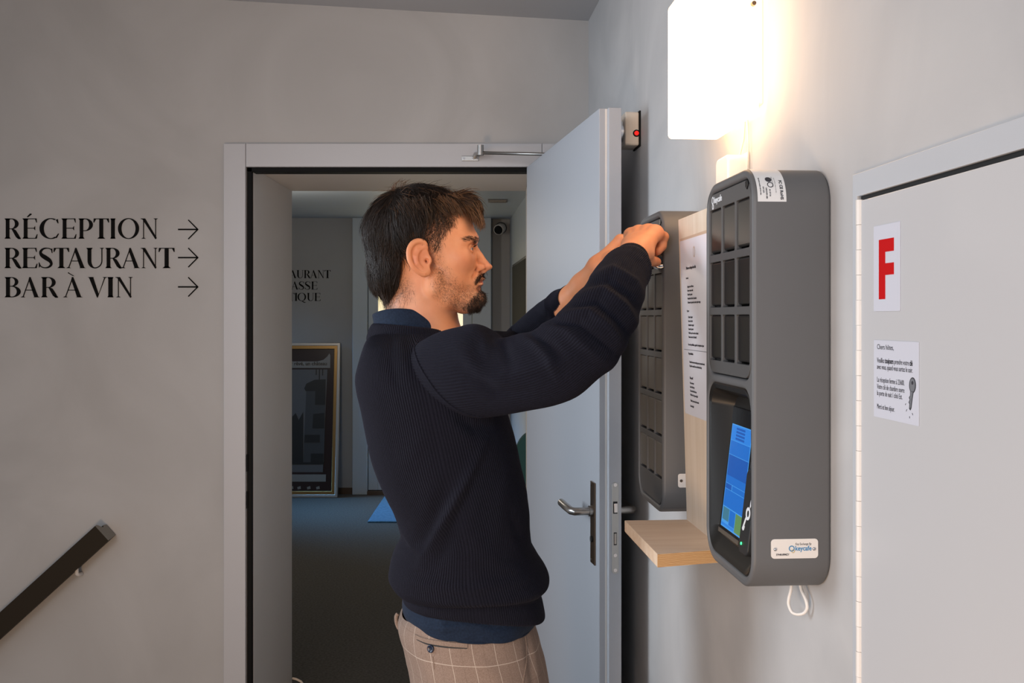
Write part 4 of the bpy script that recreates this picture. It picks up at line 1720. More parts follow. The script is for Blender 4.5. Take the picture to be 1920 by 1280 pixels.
for q1, q2 in (('i', 'm'), ('m', 'r'), ('r', 'p')):
    FL.cap(mcp[q1], mcp[q2], .0112, .0108, .010)
    FL.cap(rw_.lerp(mcp[q1], .6), rw_.lerp(mcp[q2], .6), .0135, .0130, .010)
for q in 'imrp':                                  # knuckle heads and tendons
    FL.ell(mcp[q] + Vector((-.003, -.003, .004)), (.0078, .0078, .0060), .009)
    a0 = rw_.lerp(mcp[q], .35) + Vector((-.004, -.006, .0125))
    FL.cap(a0, mcp[q] + Vector((-.003, -.004, .0085)), .0024, .0030, .006)
# left hand, mostly behind the right one
mc2 = {'i': P(1163, 453, 1.752), 'm': P(1170, 458, 1.772), 'r': P(1170, 468, 1.788), 'p': P(1166, 480, 1.80)}
for q, r_ in (('i', .0125), ('m', .012), ('r', .0118), ('p', .011)):
    FL.cap(lw_ + (mc2[q] - lw_) * .12, mc2[q], .018, r_, .013)
finger([mc2['i'], P(1196, 452, 1.752), P(1211, 466, 1.745), P(1217, 480, 1.742)], [.0112, .0092, .0086, .0072], .0035)
finger([mc2['m'], P(1200, 460, 1.775), P(1212, 476, 1.768), P(1215, 490, 1.76)], [.0112, .0092, .0086, .0072], .0035)
finger([mc2['r'], P(1198, 472, 1.79), P(1204, 490, 1.782), P(1203, 502, 1.77)], [.0108, .009, .0082, .0072], .0035)
finger([mc2['p'], P(1188, 486, 1.80), P(1194, 500, 1.79), P(1193, 509, 1.78)], [.0098, .008, .0073, .0064], .0035)
finger([lw_.lerp(mc2['i'], .25), P(1146, 486, 1.735), P(1170, 490, 1.722), P(1194, 492, 1.715)], [.0165, .0135, .0098, .008], .006)
FL.ell(mc2['i'] + Vector((.001, -.004, .006)), (.008, .008, .0065), .006)

# ---------------- head (head coordinates, mirrored sideways)
FL.frame = 'head'
U = SU


def he(u, v, lat, ru, rl, rv, k=.012, op='add', rot=None):
    FL.ell(HP(u, v, lat), (ru * U, rl, rv * U), k, op, rot)


def hc(pts, rs, k=.006, op='add'):
    FL.chain([HP(*p) for p in pts], rs, k, op)


hc([(585, 1230, 0), (600, 1000, 0), (620, 820, 0)], [.062, .0555, .055], .02)        # neck
he(596, 452, 0, 398, .074, 306, .02)                                                # cranium
he(800, 560, 0, 205, .060, 270, .02)                                                # upper face
he(850, 690, 0, 165, .057, 215, .02)
he(800, 850, 0, 175, .048, 150, .02)                                                # lower face
hc([(700, 880, .050), (800, 955, .041), (930, 1000, .024), (1015, 985, .008)], [.013, .012, .013, .0145], .014)   # jaw line
hc([(690, 800, .053), (700, 890, .051)], [.012, .012], .012)
he(1008, 960, 0, 62, .019, 62, .012)                                                # chin
he(965, 830, 0, 80, .026, 105, .016)                                                # mouth area
he(900, 660, .040, 60, .017, 60, .016)                                              # cheek bone
he(985, 515, .012, 28, .016, 34, .012)                                              # brow ridge
hc([(985, 512, .012), (965, 515, .032), (900, 530, .050)], [.0075, .0075, .006], .012)
he(985, 585, .031, 52, .0135, 36, .010, 'cut')                                      # eye socket
hc([(1000, 575, 0), (1040, 640, 0), (1090, 705, 0)], [.0068, .0075, .0072], .009)    # nose bridge
he(1092, 714, 0, 36, .0098, 33, .006)                                               # nose tip
he(1042, 722, .0118, 38, .0062, 30, .005)                                           # nose wings
hc([(1080, 745, 0), (1040, 762, 0)], [.0045, .006], .006)                            # septum
he(1062, 752, .0062, 24, .0030, 12, .003, 'cut')                                    # nostrils
he(1052, 812, 0, 21, .017, 15, .005)                                                # upper lip
he(1046, 851, 0, 22, .016, 17, .005)                                                # lower lip
hc([(1080, 831, 0), (1035, 834, .016), (1010, 845, .023)], [.0012, .0012, .0008], .0022, 'cut')
hc([(1060, 884, 0), (1030, 890, .014)], [.004, .003], .008, 'cut')
hc([(1010, 745, .017), (985, 800, .026)], [.002, .0012], .008, 'cut')               # nasolabial fold
# eye lids around the ball
EC = HP(937, 588, .031)
FL.ell(EC, (.0126, .0126, .0126), .004)
FL.ell(EC + np.array((.0102, .0020, -.0002)), (.0070, .0130, .0028), .0012, 'cut')
FL.chain([EC + np.array((.0118, -.009, .0040)), EC + np.array((.0128, 0, .0050)), EC + np.array((.0105, .0075, .0042)), EC + np.array((.0050, .0120, .0015))], [.0013, .0016, .0015, .0012], .002)
FL.chain([EC + np.array((.0112, -.008, -.0042)), EC + np.array((.0122, 0, -.0048)), EC + np.array((.0100, .0075, -.0040)), EC + np.array((.0050, .0120, -.0008))], [.0011, .0012, .0012, .0010], .002)
# ear: flared dish with helix, antihelix, tragus and lobe
ea = HP(590, 662, .078)
fl_ = R(22)
tl_ = R(12)
ax1 = np.array((math.cos(fl_), math.sin(fl_) * -1, 0.0))                            # forward, rear edge stands off the head
up_ = np.array((math.sin(tl_) * -1, 0, math.cos(tl_)))
ax1 = ax1 - up_ * ax1.dot(up_)
ax1 /= np.linalg.norm(ax1)
nrm = np.cross(ax1, up_)
nrm = nrm if nrm[1] > 0 else -nrm


def EP(a, b_, c=0.0):
    """ear crop units: a forward, b up (in crop units from the ear centre), c outward (m)"""
    return ea + ax1 * a * U * 1.04 + up_ * b_ * U + nrm * c


FL.ell(EP(0, 8), (.0185, .0050, .0285), .004, rot=(ax1, nrm, up_))
FL.ell(EP(22, -10, .0075), (.0120, .0066, .0190), .003, 'cut', rot=(ax1, nrm, up_))
FL.ell(EP(-5, 60, .0065), (.0115, .0045, .0090), .003, 'cut', rot=(ax1, nrm, up_))
hel = [(62, 70, 0), (52, 108, .002), (12, 128, .0035), (-38, 116, .004), (-74, 72, .004), (-84, 10, .004), (-70, -45, .004), (-38, -88, .003), (0, -112, .002)]
hs_ = cat_rom(hel, 5)
FL.chain([EP(*q) for q in hs_], list(np.interp(np.linspace(0, 8, len(hs_)), range(9), [.0030, .0032, .0036, .0036, .0034, .0032, .0030, .0034, .0040])), .003)
FL.chain([EP(40, 78, .002), EP(0, 60, .003), EP(-30, 20, .0035), EP(-34, -30, .0035), EP(-8, -66, .003)], [.0020, .0024, .0028, .0028, .0028], .003)
FL.chain([EP(-30, 20, .003), EP(-8, 92, .002)], [.0020, .0016], .003)
FL.ell(EP(22, -98, .0008), (.0090, .0042, .0085), .004, rot=(ax1, nrm, up_))
FL.ell(EP(60, -18, .0020), (.0050, .0036, .0065), .004, rot=(ax1, nrm, up_))
FL.ell(EP(44, -22, .0030), (.0034, .0060, .0044), .002, 'cut', rot=(ax1, nrm, up_))

BV, BQ = FL.mesh()
Wm = np.array([[HF.x, HF.y, HF.z], [HL_.x, HL_.y, HL_.z], [0, 0, 1]])
BH_ = (BV - np.array(E0)) @ Wm.T                  # body vertices in head coordinates

# ---------------- pull the face's midline onto the photographed profile
prof = np.array([(975, 370), (998, 430), (1010, 470), (1017, 505), (1014, 535), (1013, 555), (1025, 580), (1048, 615), (1072, 655), (1098, 690), (1120, 708), (1127, 722), (1122, 738), (1092, 748), (1068, 758), (1056, 772), (1060, 790), (1074, 804), (1076, 818), (1062, 829), (1064, 838), (1067, 850), (1058, 866), (1046, 880), (1048, 895), (1062, 915), (1070, 940), (1070, 965), (1058, 992), (1030, 1015)], float)
px_ = np.array([HP(u, v, 0)[0] for u, v in prof])
pz_ = np.array([HP(u, v, 0)[2] for u, v in prof])
zt = np.linspace(pz_.min(), pz_.max(), 160)
tgt = np.interp(zt, pz_[::-1], px_[::-1])
mid = np.abs(BH_[:, 1]) < .0022
fm = mid & (BH_[:, 0] > .055) & (BH_[:, 0] < .135) & (BH_[:, 2] < .09) & (BH_[:, 2] > pz_.min() - .004)
cur = np.array([BH_[fm & (np.abs(BH_[:, 2] - z) < .0016), 0].max() if (fm & (np.abs(BH_[:, 2] - z) < .0016)).any() else np.nan for z in zt])
okk = ~np.isnan(cur)
delta = np.interp(zt, zt[okk], (tgt - cur)[okk])
kern = np.ones(3) / 3
delta = np.convolve(np.pad(delta, 1, 'edge'), kern, 'valid')
dz_ = np.interp(BH_[:, 2], zt, delta, left=delta[0], right=0)
fade = np.clip((BH_[:, 0] - .045) / .025, 0, 1) * np.exp(-(BH_[:, 1] / .024) ** 2)
fade *= np.clip((.085 - BH_[:, 2]) / .01, 0, 1) * np.clip((BH_[:, 2] - (pz_.min() - .014)) / .012, 0, 1)
fade *= (np.abs(BH_[:, 1]) < .09) & (BH_[:, 0] < .135)
print('face delta mm', np.round(delta[::12] * 1000, 1))
BH_[:, 0] += dz_ * fade
BV = BH_ @ Wm + np.array(E0)

# ================================================================== the man: skin tones, eyes, hair
man = tag(empty('person', (B(890, 0)[0], HD, 0)), 'young man with dark brown hair and goatee in navy ribbed sweater, reaching to key locker', 'person')
MAN_INV = man.matrix_basis.inverted()


def to_man(o):
    """parent to the man while keeping world coordinates of the mesh"""
    o.parent = man
    o.matrix_parent_inverse = Matrix.Translation(-man.location)
    return o


hb = BH_
uu = np.zeros(len(hb))
vv_ = np.zeros(len(hb))
# crop coordinates of every vertex as the camera sees it
dW = BV[:, 1]
pxv = BV[:, 0] / dW * F + PX0
pyv = PY0 - (BV[:, 2] - CZ) / dW * F
cu_, cv_ = (pxv - 640) * 4, (pyv - 320) * 4
alat = np.abs(hb[:, 1])
is_head = (hb[:, 2] > -.115) & (hb[:, 0] < .14) & (alat < .1)


def blobm(u, v, su, sv):
    return np.exp(-(((cu_ - u) / su) ** 2 + ((cv_ - v) / sv) ** 2))


skin = np.tile(np.array((.68, .285, .140)), (len(hb), 1))
red = np.array((.58, .20, .12))


def mixc(mask, col):
    global skin
    skin = skin * (1 - mask[:, None]) + np.asarray(col)[None, :] * mask[:, None]


hd = is_head.astype(float)
mixc(.40 * hd * blobm(1095, 715, 45, 45), red)
mixc(.30 * hd * blobm(920, 690, 90, 80), red)
mixc(.45 * hd * blobm(590, 665, 95, 120) * (alat > .066), red)
lipm = hd * np.clip(blobm(1052, 838, 32, 32) * 1.7, 0, 1) * (hb[:, 0] > .083) * np.clip((alat < .020).astype(float), 0, 1)
mixc(.75 * lipm, (.40, .13, .11))
neckm = hd * np.clip((cv_ - 820) / 200, 0, 1) * np.clip((760 - cu_) / 100, 0, 1)
mixc(.35 * neckm, (.50, .27, .20))
# knuckles and finger tips a little redder
hand = (BV[:, 0] > .12) & (BV[:, 2] > 1.55)
mixc(.30 * hand * np.clip((BV[:, 0] - .24) / .03, 0, 1), red)
stub = np.zeros(len(hb))


def poly_mask(poly, soft):
    """soft inside mask of a polygon in crop units"""
    poly = np.asarray(poly, float)
    inside = np.zeros(len(cu_), bool)
    dist = np.full(len(cu_), 1e9)
    n = len(poly)
    sel = is_head
    x, y = cu_[sel], cv_[sel]
    ins = np.zeros(len(x), bool)
    dd = np.full(len(x), 1e9)
    for i in range(n):
        x0, y0 = poly[i]
        x1, y1 = poly[(i + 1) % n]
        c = ((y0 > y) != (y1 > y)) & (x < (x1 - x0) * (y - y0) / ((y1 - y0) if y1 != y0 else 1e-9) + x0)
        ins ^= c
        t = np.clip(((x - x0) * (x1 - x0) + (y - y0) * (y1 - y0)) / ((x1 - x0) ** 2 + (y1 - y0) ** 2 + 1e-9), 0, 1)
        dd = np.minimum(dd, np.hypot(x - x0 - t * (x1 - x0), y - y0 - t * (y1 - y0)))
    out = np.zeros(len(cu_))
    out[sel] = np.clip(.5 + np.where(ins, dd, -dd) / soft / 2, 0, 1)
    return out


beardP = [(735, 600), (760, 700), (830, 800), (900, 860), (985, 900), (1040, 885), (1100, 900), (1100, 1010), (1040, 1050), (880, 1050), (760, 990), (690, 900), (690, 780), (710, 690)]
goatP = [(985, 935), (1030, 895), (1046, 872), (1110, 890), (1110, 1060), (960, 1060), (900, 1030)]
mousP = [(1015, 795), (1045, 766), (1085, 768), (1080, 800), (1050, 808), (1010, 850), (995, 840)]
fadeP = [(540, 380), (640, 330), (700, 290), (790, 280), (850, 350), (855, 400), (790, 460), (755, 520), (745, 610), (700, 610), (650, 545), (560, 515), (500, 540)]
browP = [(915, 512), (955, 490), (1025, 500), (1030, 530), (1000, 545), (970, 520), (920, 530)]
napeP = [(440, 760), (520, 860), (520, 960), (400, 1010), (330, 1040), (330, 900)]
stub = np.maximum.reduce([.50 * poly_mask(beardP, 45), .95 * poly_mask(goatP, 22), .75 * poly_mask(mousP, 14), .70 * poly_mask(napeP, 50)])
fadem = poly_mask(fadeP, 26)
fadem = fadem * (alat < .0745)
stub = np.maximum(stub, .90 * fadem)
browm = poly_mask(browP, 8) * (alat > .006)
stub = np.maximum(stub, .75 * browm)

body_me = np_mesh('body', BV, BQ)
color_attr(body_me, 'tone', skin)
at = body_me.attributes.new('stubble', 'FLOAT', 'POINT')
at.data.foreach_set('value', stub.astype(np.float32))
m = mat('skin', (.5, .3, .2), .48, spec=.35)
a_ = N(m, 'ShaderNodeAttribute')
a_.attribute_name = 'tone'
s_ = N(m, 'ShaderNodeAttribute')
s_.attribute_name = 'stubble'
tc = N(m, 'ShaderNodeTexCoord')
nz = N(m, 'ShaderNodeTexNoise')
nz.inputs['Scale'].default_value = 420
nz.inputs['Detail'].default_value = 2
lk(m, tc.outputs['Object'], nz.inputs['Vector'])
rmp = N(m, 'ShaderNodeMapRange')
rmp.inputs[1].default_value, rmp.inputs[2].default_value = .40, .62
rmp.inputs[3].default_value, rmp.inputs[4].default_value = .35, 1.0
lk(m, nz.outputs[0], rmp.inputs[0])
mul = N(m, 'ShaderNodeMath', operation='MULTIPLY')
lk(m, s_.outputs['Fac'], mul.inputs[0])
lk(m, rmp.outputs[0], mul.inputs[1])
n3 = N(m, 'ShaderNodeTexNoise')
n3.inputs['Scale'].default_value = 45
n3.inputs['Detail'].default_value = 4
lk(m, tc.outputs['Object'], n3.inputs['Vector'])
hs = N(m, 'ShaderNodeMixRGB', blend_type='SOFT_LIGHT')
hs.inputs[0].default_value = .25
lk(m, a_.outputs['Color'], hs.inputs[1])
lk(m, n3.outputs[0], hs.inputs[2])
mx = N(m, 'ShaderNodeMixRGB')
lk(m, mul.outputs[0], mx.inputs[0])
lk(m, hs.outputs[0], mx.inputs[1])
mx.inputs[2].default_value = (.045, .030, .024, 1)
lk(m, mx.outputs[0], bsdf(m).inputs['Base Color'])
bsdf(m).inputs['Subsurface Weight'].default_value = .12
bsdf(m).inputs['Subsurface Radius'].default_value = (.6, .25, .12)
bsdf(m).inputs['Subsurface Scale'].default_value = .008
bp = N(m, 'ShaderNodeBump')
bp.inputs['Strength'].default_value = .12
bp.inputs['Distance'].default_value = .001
n4 = N(m, 'ShaderNodeTexNoise')
n4.inputs['Scale'].default_value = 260
lk(m, tc.outputs['Object'], n4.inputs['Vector'])
lk(m, n4.outputs[0], bp.inputs['Height'])
lk(m, bp.outputs[0], bsdf(m).inputs['Normal'])
M['skin'] = m
to_man(link('body', body_me, m))

# ---- eyes
M['eye_white'] = mat('eye_white', (.62, .55, .50), .25)
M['iris'] = mat('iris_brown', (.07, .035, .018), .2)
for sg_ in (1, -1):
    c = H2W((EC[0], EC[1] * sg_, EC[2]))
    bm = bmesh.new()
    bmesh.ops.create_uvsphere(bm, u_segments=24, v_segments=16, radius=.0115)
    me = bpy.data.meshes.new('eye')
    fw = Vector(HF)
    rotq = Vector((0, 0, 1)).rotation_difference(fw)
    bmesh.ops.transform(bm, matrix=Matrix.Translation(c) @ rotq.to_matrix().to_4x4(), verts=bm.verts)
    for f in bm.faces:
        ct = (f.calc_center_median() - c).normalized()
        f.material_index = 1 if ct.dot(fw) > math.cos(R(31)) else 0
        f.smooth = True
    bm.to_mesh(me)
    bm.free()
    me.materials.append(M['eye_white'])
    me.materials.append(M['iris'])
    to_man(link('eye', me))


# ---- hair: strands as thin tapered tubes, grown over the shape of the haircut
def strands_mesh(name, lines, r0, tones, sides=3):
    """lines: list of (n,3) arrays in world coordinates"""
    Vs, Qs, Ts = [], [], []
    base = 0
    for ln, tone in zip(lines, tones):
        ln = np.asarray(ln)
        n = len(ln)
        tg = np.gradient(ln, axis=0)
        tg /= np.linalg.norm(tg, axis=1)[:, None] + 1e-9
        ref = np.array((.31, .77, .55))
        a = np.cross(tg, ref)
        a /= np.linalg.norm(a, axis=1)[:, None] + 1e-9
        b_ = np.cross(tg, a)
        t = np.linspace(0, 1, n)
        rr = r0 * (1 - .75 * t ** 2.2)
        for k in range(sides):
            an = 2 * math.pi * k / sides
            Vs.append(ln + (a * math.cos(an) + b_ * math.sin(an)) * rr[:, None])
            Ts.append(np.full(n, tone))
        for k in range(sides):
            k2 = (k + 1) % sides
            i = np.arange(n - 1)
            Qs.append(np.stack([base + k * n + i, base + k2 * n + i, base + k2 * n + i + 1, base + k * n + i + 1], 1))
        base += n * sides
    me = np_mesh(name, np.concatenate(Vs), np.concatenate(Qs))
    at = me.attributes.new('hair_tone', 'FLOAT', 'POINT')
    at.data.foreach_set('value', np.concatenate(Ts).astype(np.float32))
    return me


def hair_mat(name, dark, light):
    m = mat(name, dark, .46, spec=.32)
    a = N(m, 'ShaderNodeAttribute')
    a.attribute_name = 'hair_tone'
    mx = N(m, 'ShaderNodeMixRGB')
    mx.inputs[1].default_value = (*dark, 1)
    mx.inputs[2].default_value = (*light, 1)
    lk(m, a.outputs['Fac'], mx.inputs[0])
    lk(m, mx.outputs[0], bsdf(m).inputs['Base Color'])
    return m


M['hair'] = hair_mat('hair_brown', (.009, .0058, .0045), (.20, .092, .038))
M['beard'] = hair_mat('beard_brown', (.014, .009, .007), (.06, .035, .022))

# envelope of the haircut in head coordinates: list of ellipsoids (centre, radii)
ENV = [(HP(578, 462, 0), np.array((412 * U, .0815, 352 * U))),
       (HP(925, 300, 0), np.array((128 * U, .056, 128 * U))),
       (HP(380, 760, 0), np.array((172 * U, .056, 268 * U)))]


def env_d(p):
    """approximate signed distance to the envelope, p (n,3)"""
    out = np.full(len(p), 1e3)
    for c, r in ENV:
        q = p - c
        k0 = np.sqrt(((q / r) ** 2).sum(1))
        k1 = np.sqrt(((q / r ** 2) ** 2).sum(1)) + 1e-9
        d = k0 * (k0 - 1) / k1
        k = .022
        h = np.clip(.5 + .5 * (out - d) / k, 0, 1)
        out = out + (d - out) * h - k * h * (1 - h)
    return out


def env_n(p):
    e = 5e-4
    g = np.stack([env_d(p + np.eye(3)[i] * e) - env_d(p - np.eye(3)[i] * e) for i in range(3)], 1)
    return g / (np.linalg.norm(g, axis=1)[:, None] + 1e-9)


def crop_uv(p):
    """head coordinates -> crop units as seen by the camera (near side; mirrored for the far side)"""
    q = p.copy()
    q[:, 1] = np.abs(q[:, 1])
    w = q @ Wm + np.array(E0)
    return ((w[:, 0] / w[:, 1] * F + PX0) - 640) * 4, ((PY0 - (w[:, 2] - CZ) / w[:, 1] * F) - 320) * 4


def in_poly(u, v, poly):
    ins = np.zeros(len(u), bool)
    n = len(poly)
    for i in range(n):
        x0, y0 = poly[i]
        x1, y1 = poly[(i + 1) % n]
        ins ^= ((y0 > v) != (y1 > v)) & (u < (x1 - x0) * (v - y0) / ((y1 - y0) if y1 != y0 else 1e-9) + x0)
    return ins


capP = [(350, 1045), (225, 870), (120, 520), (170, 300), (300, 150), (420, 60), (620, 60), (820, 60), (980, 150), (1080, 280), (1080, 340), (1020, 330), (970, 280), (900, 240), (840, 228), (780, 240), (735, 300), (690, 385), (570, 430), (500, 500), (470, 580), (448, 720), (440, 850), (385, 980)]

# solid under-layer of the haircut
hx = np.arange(-.125, .125, .0026)
hy = np.arange(-.095, .0951, .0030)
hz = np.arange(-.10, .155, .0026)
G = Field(hx, hy, hz)
X, Y, Z = np.meshgrid(hx, hy, hz, indexing='ij')
pts_ = np.stack([X.ravel(), Y.ravel(), Z.ravel()], 1)
de = env_d(pts_) + .0045
uq, vq = crop_uv(pts_)
pl = np.asarray(capP, float)
ins = in_poly(uq, vq, capP)
dd = np.full(len(uq), 1e9)
for i in range(len(pl)):
    x0, y0 = pl[i]
    x1, y1 = pl[(i + 1) % len(pl)]
    t = np.clip(((uq - x0) * (x1 - x0) + (vq - y0) * (y1 - y0)) / ((x1 - x0) ** 2 + (y1 - y0) ** 2), 0, 1)
    dd = np.minimum(dd, np.hypot(uq - x0 - t * (x1 - x0), vq - y0 - t * (y1 - y0)))
dp = np.where(ins, -dd, dd) * U
h = np.clip(.5 - .5 * (dp - de) / .006, 0, 1)
G.D = (dp + (de - dp) * h + .006 * h * (1 - h)).reshape(X.shape).astype(np.float32)
cv, cq = G.mesh()
cap_me = np_mesh('hair_underlayer', cv @ Wm + np.array(E0), cq)
capm = mat('hair_under', (.011, .0075, .0055), .6)
to_man(link('hair_underlayer', cap_me, capm))['kind'] = 'stuff'

rng = np.random.default_rng(5)
crown = HP(430, 140, 0)


def grow(n_try, rootf, lenf, nseg, flowf, offs):
    """grow strands on the envelope; everything vectorised over strands"""
    # roots by random directions from the centre of the main ellipsoid
    d = rng.normal(size=(n_try, 3))
    d /= np.linalg.norm(d, axis=1)[:, None]
    which = rng.choice(3, n_try, p=(.72, .12, .16))
    c = np.stack([ENV[k][0] for k in range(3)])[which]
    r = np.stack([ENV[k][1] for k in range(3)])[which]
    p = c + d * r
    for _ in range(3):
        p = p - env_n(p) * env_d(p)[:, None]
    u, v = crop_uv(p)
    ok = rootf(u, v, p)
    p = p[ok]
    m = len(p)
    o = offs(m)
    L = lenf(p, *crop_uv(p)) * rng.uniform(.7, 1.25, m)
    lines = [p - env_n(p) * .003]
    wob = rng.normal(size=(m, 3)) * .10
    kx = p * 1.0
    for fq, am in ((70, .34), (150, .26)):
        wob = wob + am * np.stack([np.sin(kx @ np.array(w_) * fq + ph) for w_, ph in (((1, .6, .3), .3), ((-.4, 1, .7), 1.9), ((.5, -.7, 1), 4.1))], 1)
    for i in range(nseg):
        f = flowf(p) + wob
        nn = env_n(p)
        f = f - nn * (f * nn).sum(1)[:, None]
        f /= np.linalg.norm(f, axis=1)[:, None] + 1e-9
        p = p + f * (L / nseg)[:, None]
        t = (i + 1) / nseg
        want = o * min(1, t * 1.8) + offs_tip * t * t
        p = p + env_n(p) * (want - env_d(p) * 1.0)[:, None] * .8
        wob += rng.normal(size=(m, 3)) * .05
        lines.append(p.copy())
    A = np.stack(lines, 1)
    return A @ Wm + np.array(E0)


def flow(p):
    away = p - crown
    away /= np.linalg.norm(away, axis=1)[:, None] + 1e-9
    down = np.array((0, 0, -1.0))
    front = np.clip((p[:, 0] - .02) / .05, 0, 1)[:, None]
    f = away * .55 + down * .75 + np.array((.85, 0, .15)) * front
    back = np.clip((-.045 - p[:, 0]) / .03, 0, 1)[:, None]
    return f + down * .4 * back


longP = [(350, 1030), (225, 850), (120, 520), (170, 300), (300, 150), (420, 60), (620, 60), (820, 60), (980, 150), (1075, 270), (1060, 320), (960, 250), (860, 215), (770, 230), (720, 320), (660, 380), (570, 410), (490, 480), (460, 600), (445, 740), (435, 850), (385, 960)]
offs_tip = 0.0
A1 = grow(19000, lambda u, v, p: in_poly(u, v, longP), lambda p, u, v: np.where(u > 740, .024, .042) * np.where(v > 800, .55, 1), 8, flow, lambda m: np.abs(rng.normal(0, .0030, m)) - .0022)
lines = list(A1)
rt = A1[:, 0, :]
streak = .5 + .5 * np.sin(rt @ np.array((310, 240, 170)) + 2 * np.sin(rt @ np.array((90, -130, 60))))
front_lit = np.clip((rt[:, 0] - P(800, 0, HD).x) / .07, 0, 1)  # strands lighter towards the front: warm lamp light put into the tone
tones = list(np.clip(rng.uniform(0, .35, len(A1)) * (.35 + streak) * (.22 + 1.5 * front_lit), 0, 1))
# tousled loose strands standing off the crown and the fringe
offs_tip = .010
A2 = grow(900, lambda u, v, p: in_poly(u, v, [(280, 240), (420, 90), (620, 90), (850, 110), (980, 190), (1040, 280), (900, 260), (600, 200), (420, 260)]), lambda p, u, v: .036 + 0 * u, 8, flow, lambda m: np.abs(rng.normal(0, .004, m)))
lines += list(A2)
tones += list(rng.uniform(.1, .8, len(A2)))
offs_tip = 0.0


def hang(roots, tips, n, spread, lat, tone, bend=.3):
    """free strands from root line to tip line given in crop units at sideways distances"""
    roots, tips = np.asarray(roots, float), np.asarray(tips, float)
    for _ in range(n):
        t = rng.uniform(0, 1)
        k = t * (len(roots) - 1)
        i = min(int(k), len(roots) - 2)
        a = roots[i] + (roots[i + 1] - roots[i]) * (k - i) + rng.normal(0, spread, 2)
        b_ = tips[i] + (tips[i + 1] - tips[i]) * (k - i) + rng.normal(0, spread, 2)
        la_ = rng.uniform(*lat)
        lb_ = la_ + rng.normal(0, .004)
        cmid = (a + b_) / 2 + np.array((b_[1] - a[1], a[0] - b_[0])) * bend * rng.uniform(.5, 1.2)
        pts = []
        for s in np.linspace(0, 1, 8):
            q = (1 - s) ** 2 * a + 2 * s * (1 - s) * cmid + s * s * b_
            pts.append(HP(q[0], q[1], la_ + (lb_ - la_) * s) @ Wm + np.array(E0))
        lines.append(np.array(pts))
        tones.append(rng.uniform(*tone))


# fringe over the forehead, its lamp-lit brown put into the tones
for lat in ((-.045, .045), (.02, .05)):
    hang([(800, 170), (880, 200), (960, 240), (1010, 290)], [(960, 330), (1000, 390), (1040, 425), (1062, 430)], 420 if lat[0] < 0 else 160, 16, lat, (.15, .95), .22)
hang([(700, 200), (780, 210), (860, 230)], [(800, 300), (850, 350), (930, 335)], 170, 14, (.045, .062), (.1, .7), .15)
hang([(690, 240), (740, 250)], [(800, 330), (850, 372)], 26, 10, (.058, .066), (.1, .5), -.12)
hang([(420, 240), (520, 220), (640, 230)], [(500, 400), (580, 390), (660, 380)], 110, 26, (.075, .081), (.0, .22), .12)
hang([(330, 200), (400, 150), (480, 140)], [(310, 215), (430, 72), (520, 85)], 60, 10, (-.02, .04), (.1, .6), .5)
hang([(260, 700), (330, 760), (420, 780)], [(330, 1030), (352, 1040), (372, 985)], 240, 14, (-.03, .045), (0, .35), -.08)
me = strands_mesh('hair', lines, .00035, tones)
o = to_man(link('hair', me, 'hair'))
o['kind'] = 'stuff'

# ---- short hair: fade at the temple, beard, moustache, eyebrows (on the skin surface)
body_bvh = BVHTree.FromPolygons([tuple(p) for p in BV[:, :]], [tuple(q) for q in BQ.tolist()]) if False else None
heads = np.nonzero(is_head)[0]
vn = np.zeros((len(body_me.vertices), 3), np.float32)
body_me.vertices.foreach_get('normal', vn.ravel())
vn = np.array([v_.normal for v_ in body_me.vertices], np.float32) if not vn.any() else vn


def short_hair(name, mask, n, length, flowvec, r0, m, tone=(0, .6), stand=.45, jit=.35, extra=None):
    w = mask.copy()
    if extra is not None:
        w = w * extra
    w[~is_head] = 0
    w = w / w.sum()
    ids = rng.choice(len(w), n, p=w)
    ln, tn = [], []
    for i in ids:
        p = hb[i] + rng.normal(0, .0008, 3)
        nn = Wm @ vn[i]
        sgn = 1 if hb[i, 1] >= 0 else -1
        f = np.array(flowvec(cu_[i], cv_[i]), float)
        f[1] *= sgn
        f = f - nn * f.dot(nn)
        f = f / (np.linalg.norm(f) + 1e-9)
        d = f + nn * stand + rng.normal(0, jit, 3)
        d /= np.linalg.norm(d)
        L = length * rng.uniform(.6, 1.3)
        pts = [p - nn * .0006]
        for s in range(4):
            d = d + f * .15
            d /= np.linalg.norm(d)
            pts.append(pts[-1] + d * L / 4)
        ln.append(np.array(pts) @ Wm + np.array(E0))
        tn.append(rng.uniform(*tone))
    o = to_man(link(name, strands_mesh(name, ln, r0, tn), m))
    o['kind'] = 'stuff'
    return o


short_hair('temple_hair', fadem ** 2, 3600, .0080, lambda u, v: (-.35, 0, -1), .00022, 'hair', (.0, .45), .35)
short_hair('beard', poly_mask(goatP, 14) ** 2, 3000, .0080, lambda u, v: (.35, 0, -1), .00022, 'beard', (.1, .9), .35)
short_hair('cheek_stubble', poly_mask(beardP, 40) * (1 - .8 * poly_mask(goatP, 20)), 3400, .0036, lambda u, v: (.3, 0, -1), .00012, 'beard', (.1, .7), .3, .7)
short_hair('moustache', poly_mask(mousP, 8) ** 2 * (alat < .03), 1000, .0060, lambda u, v: (-.3, .5, -.8), .00026, 'beard', (.1, .8), .3)
short_hair('eyebrow', browm ** 2, 900, .0065, lambda u, v: (-.75, .8, .15), .00020, 'beard', (0, .3), .2, .2)
short_hair('nape_hair', poly_mask(napeP, 40), 420, .011, lambda u, v: (.2, 0, -1), .00014, 'hair', (.1, .5), .4)
ln = []
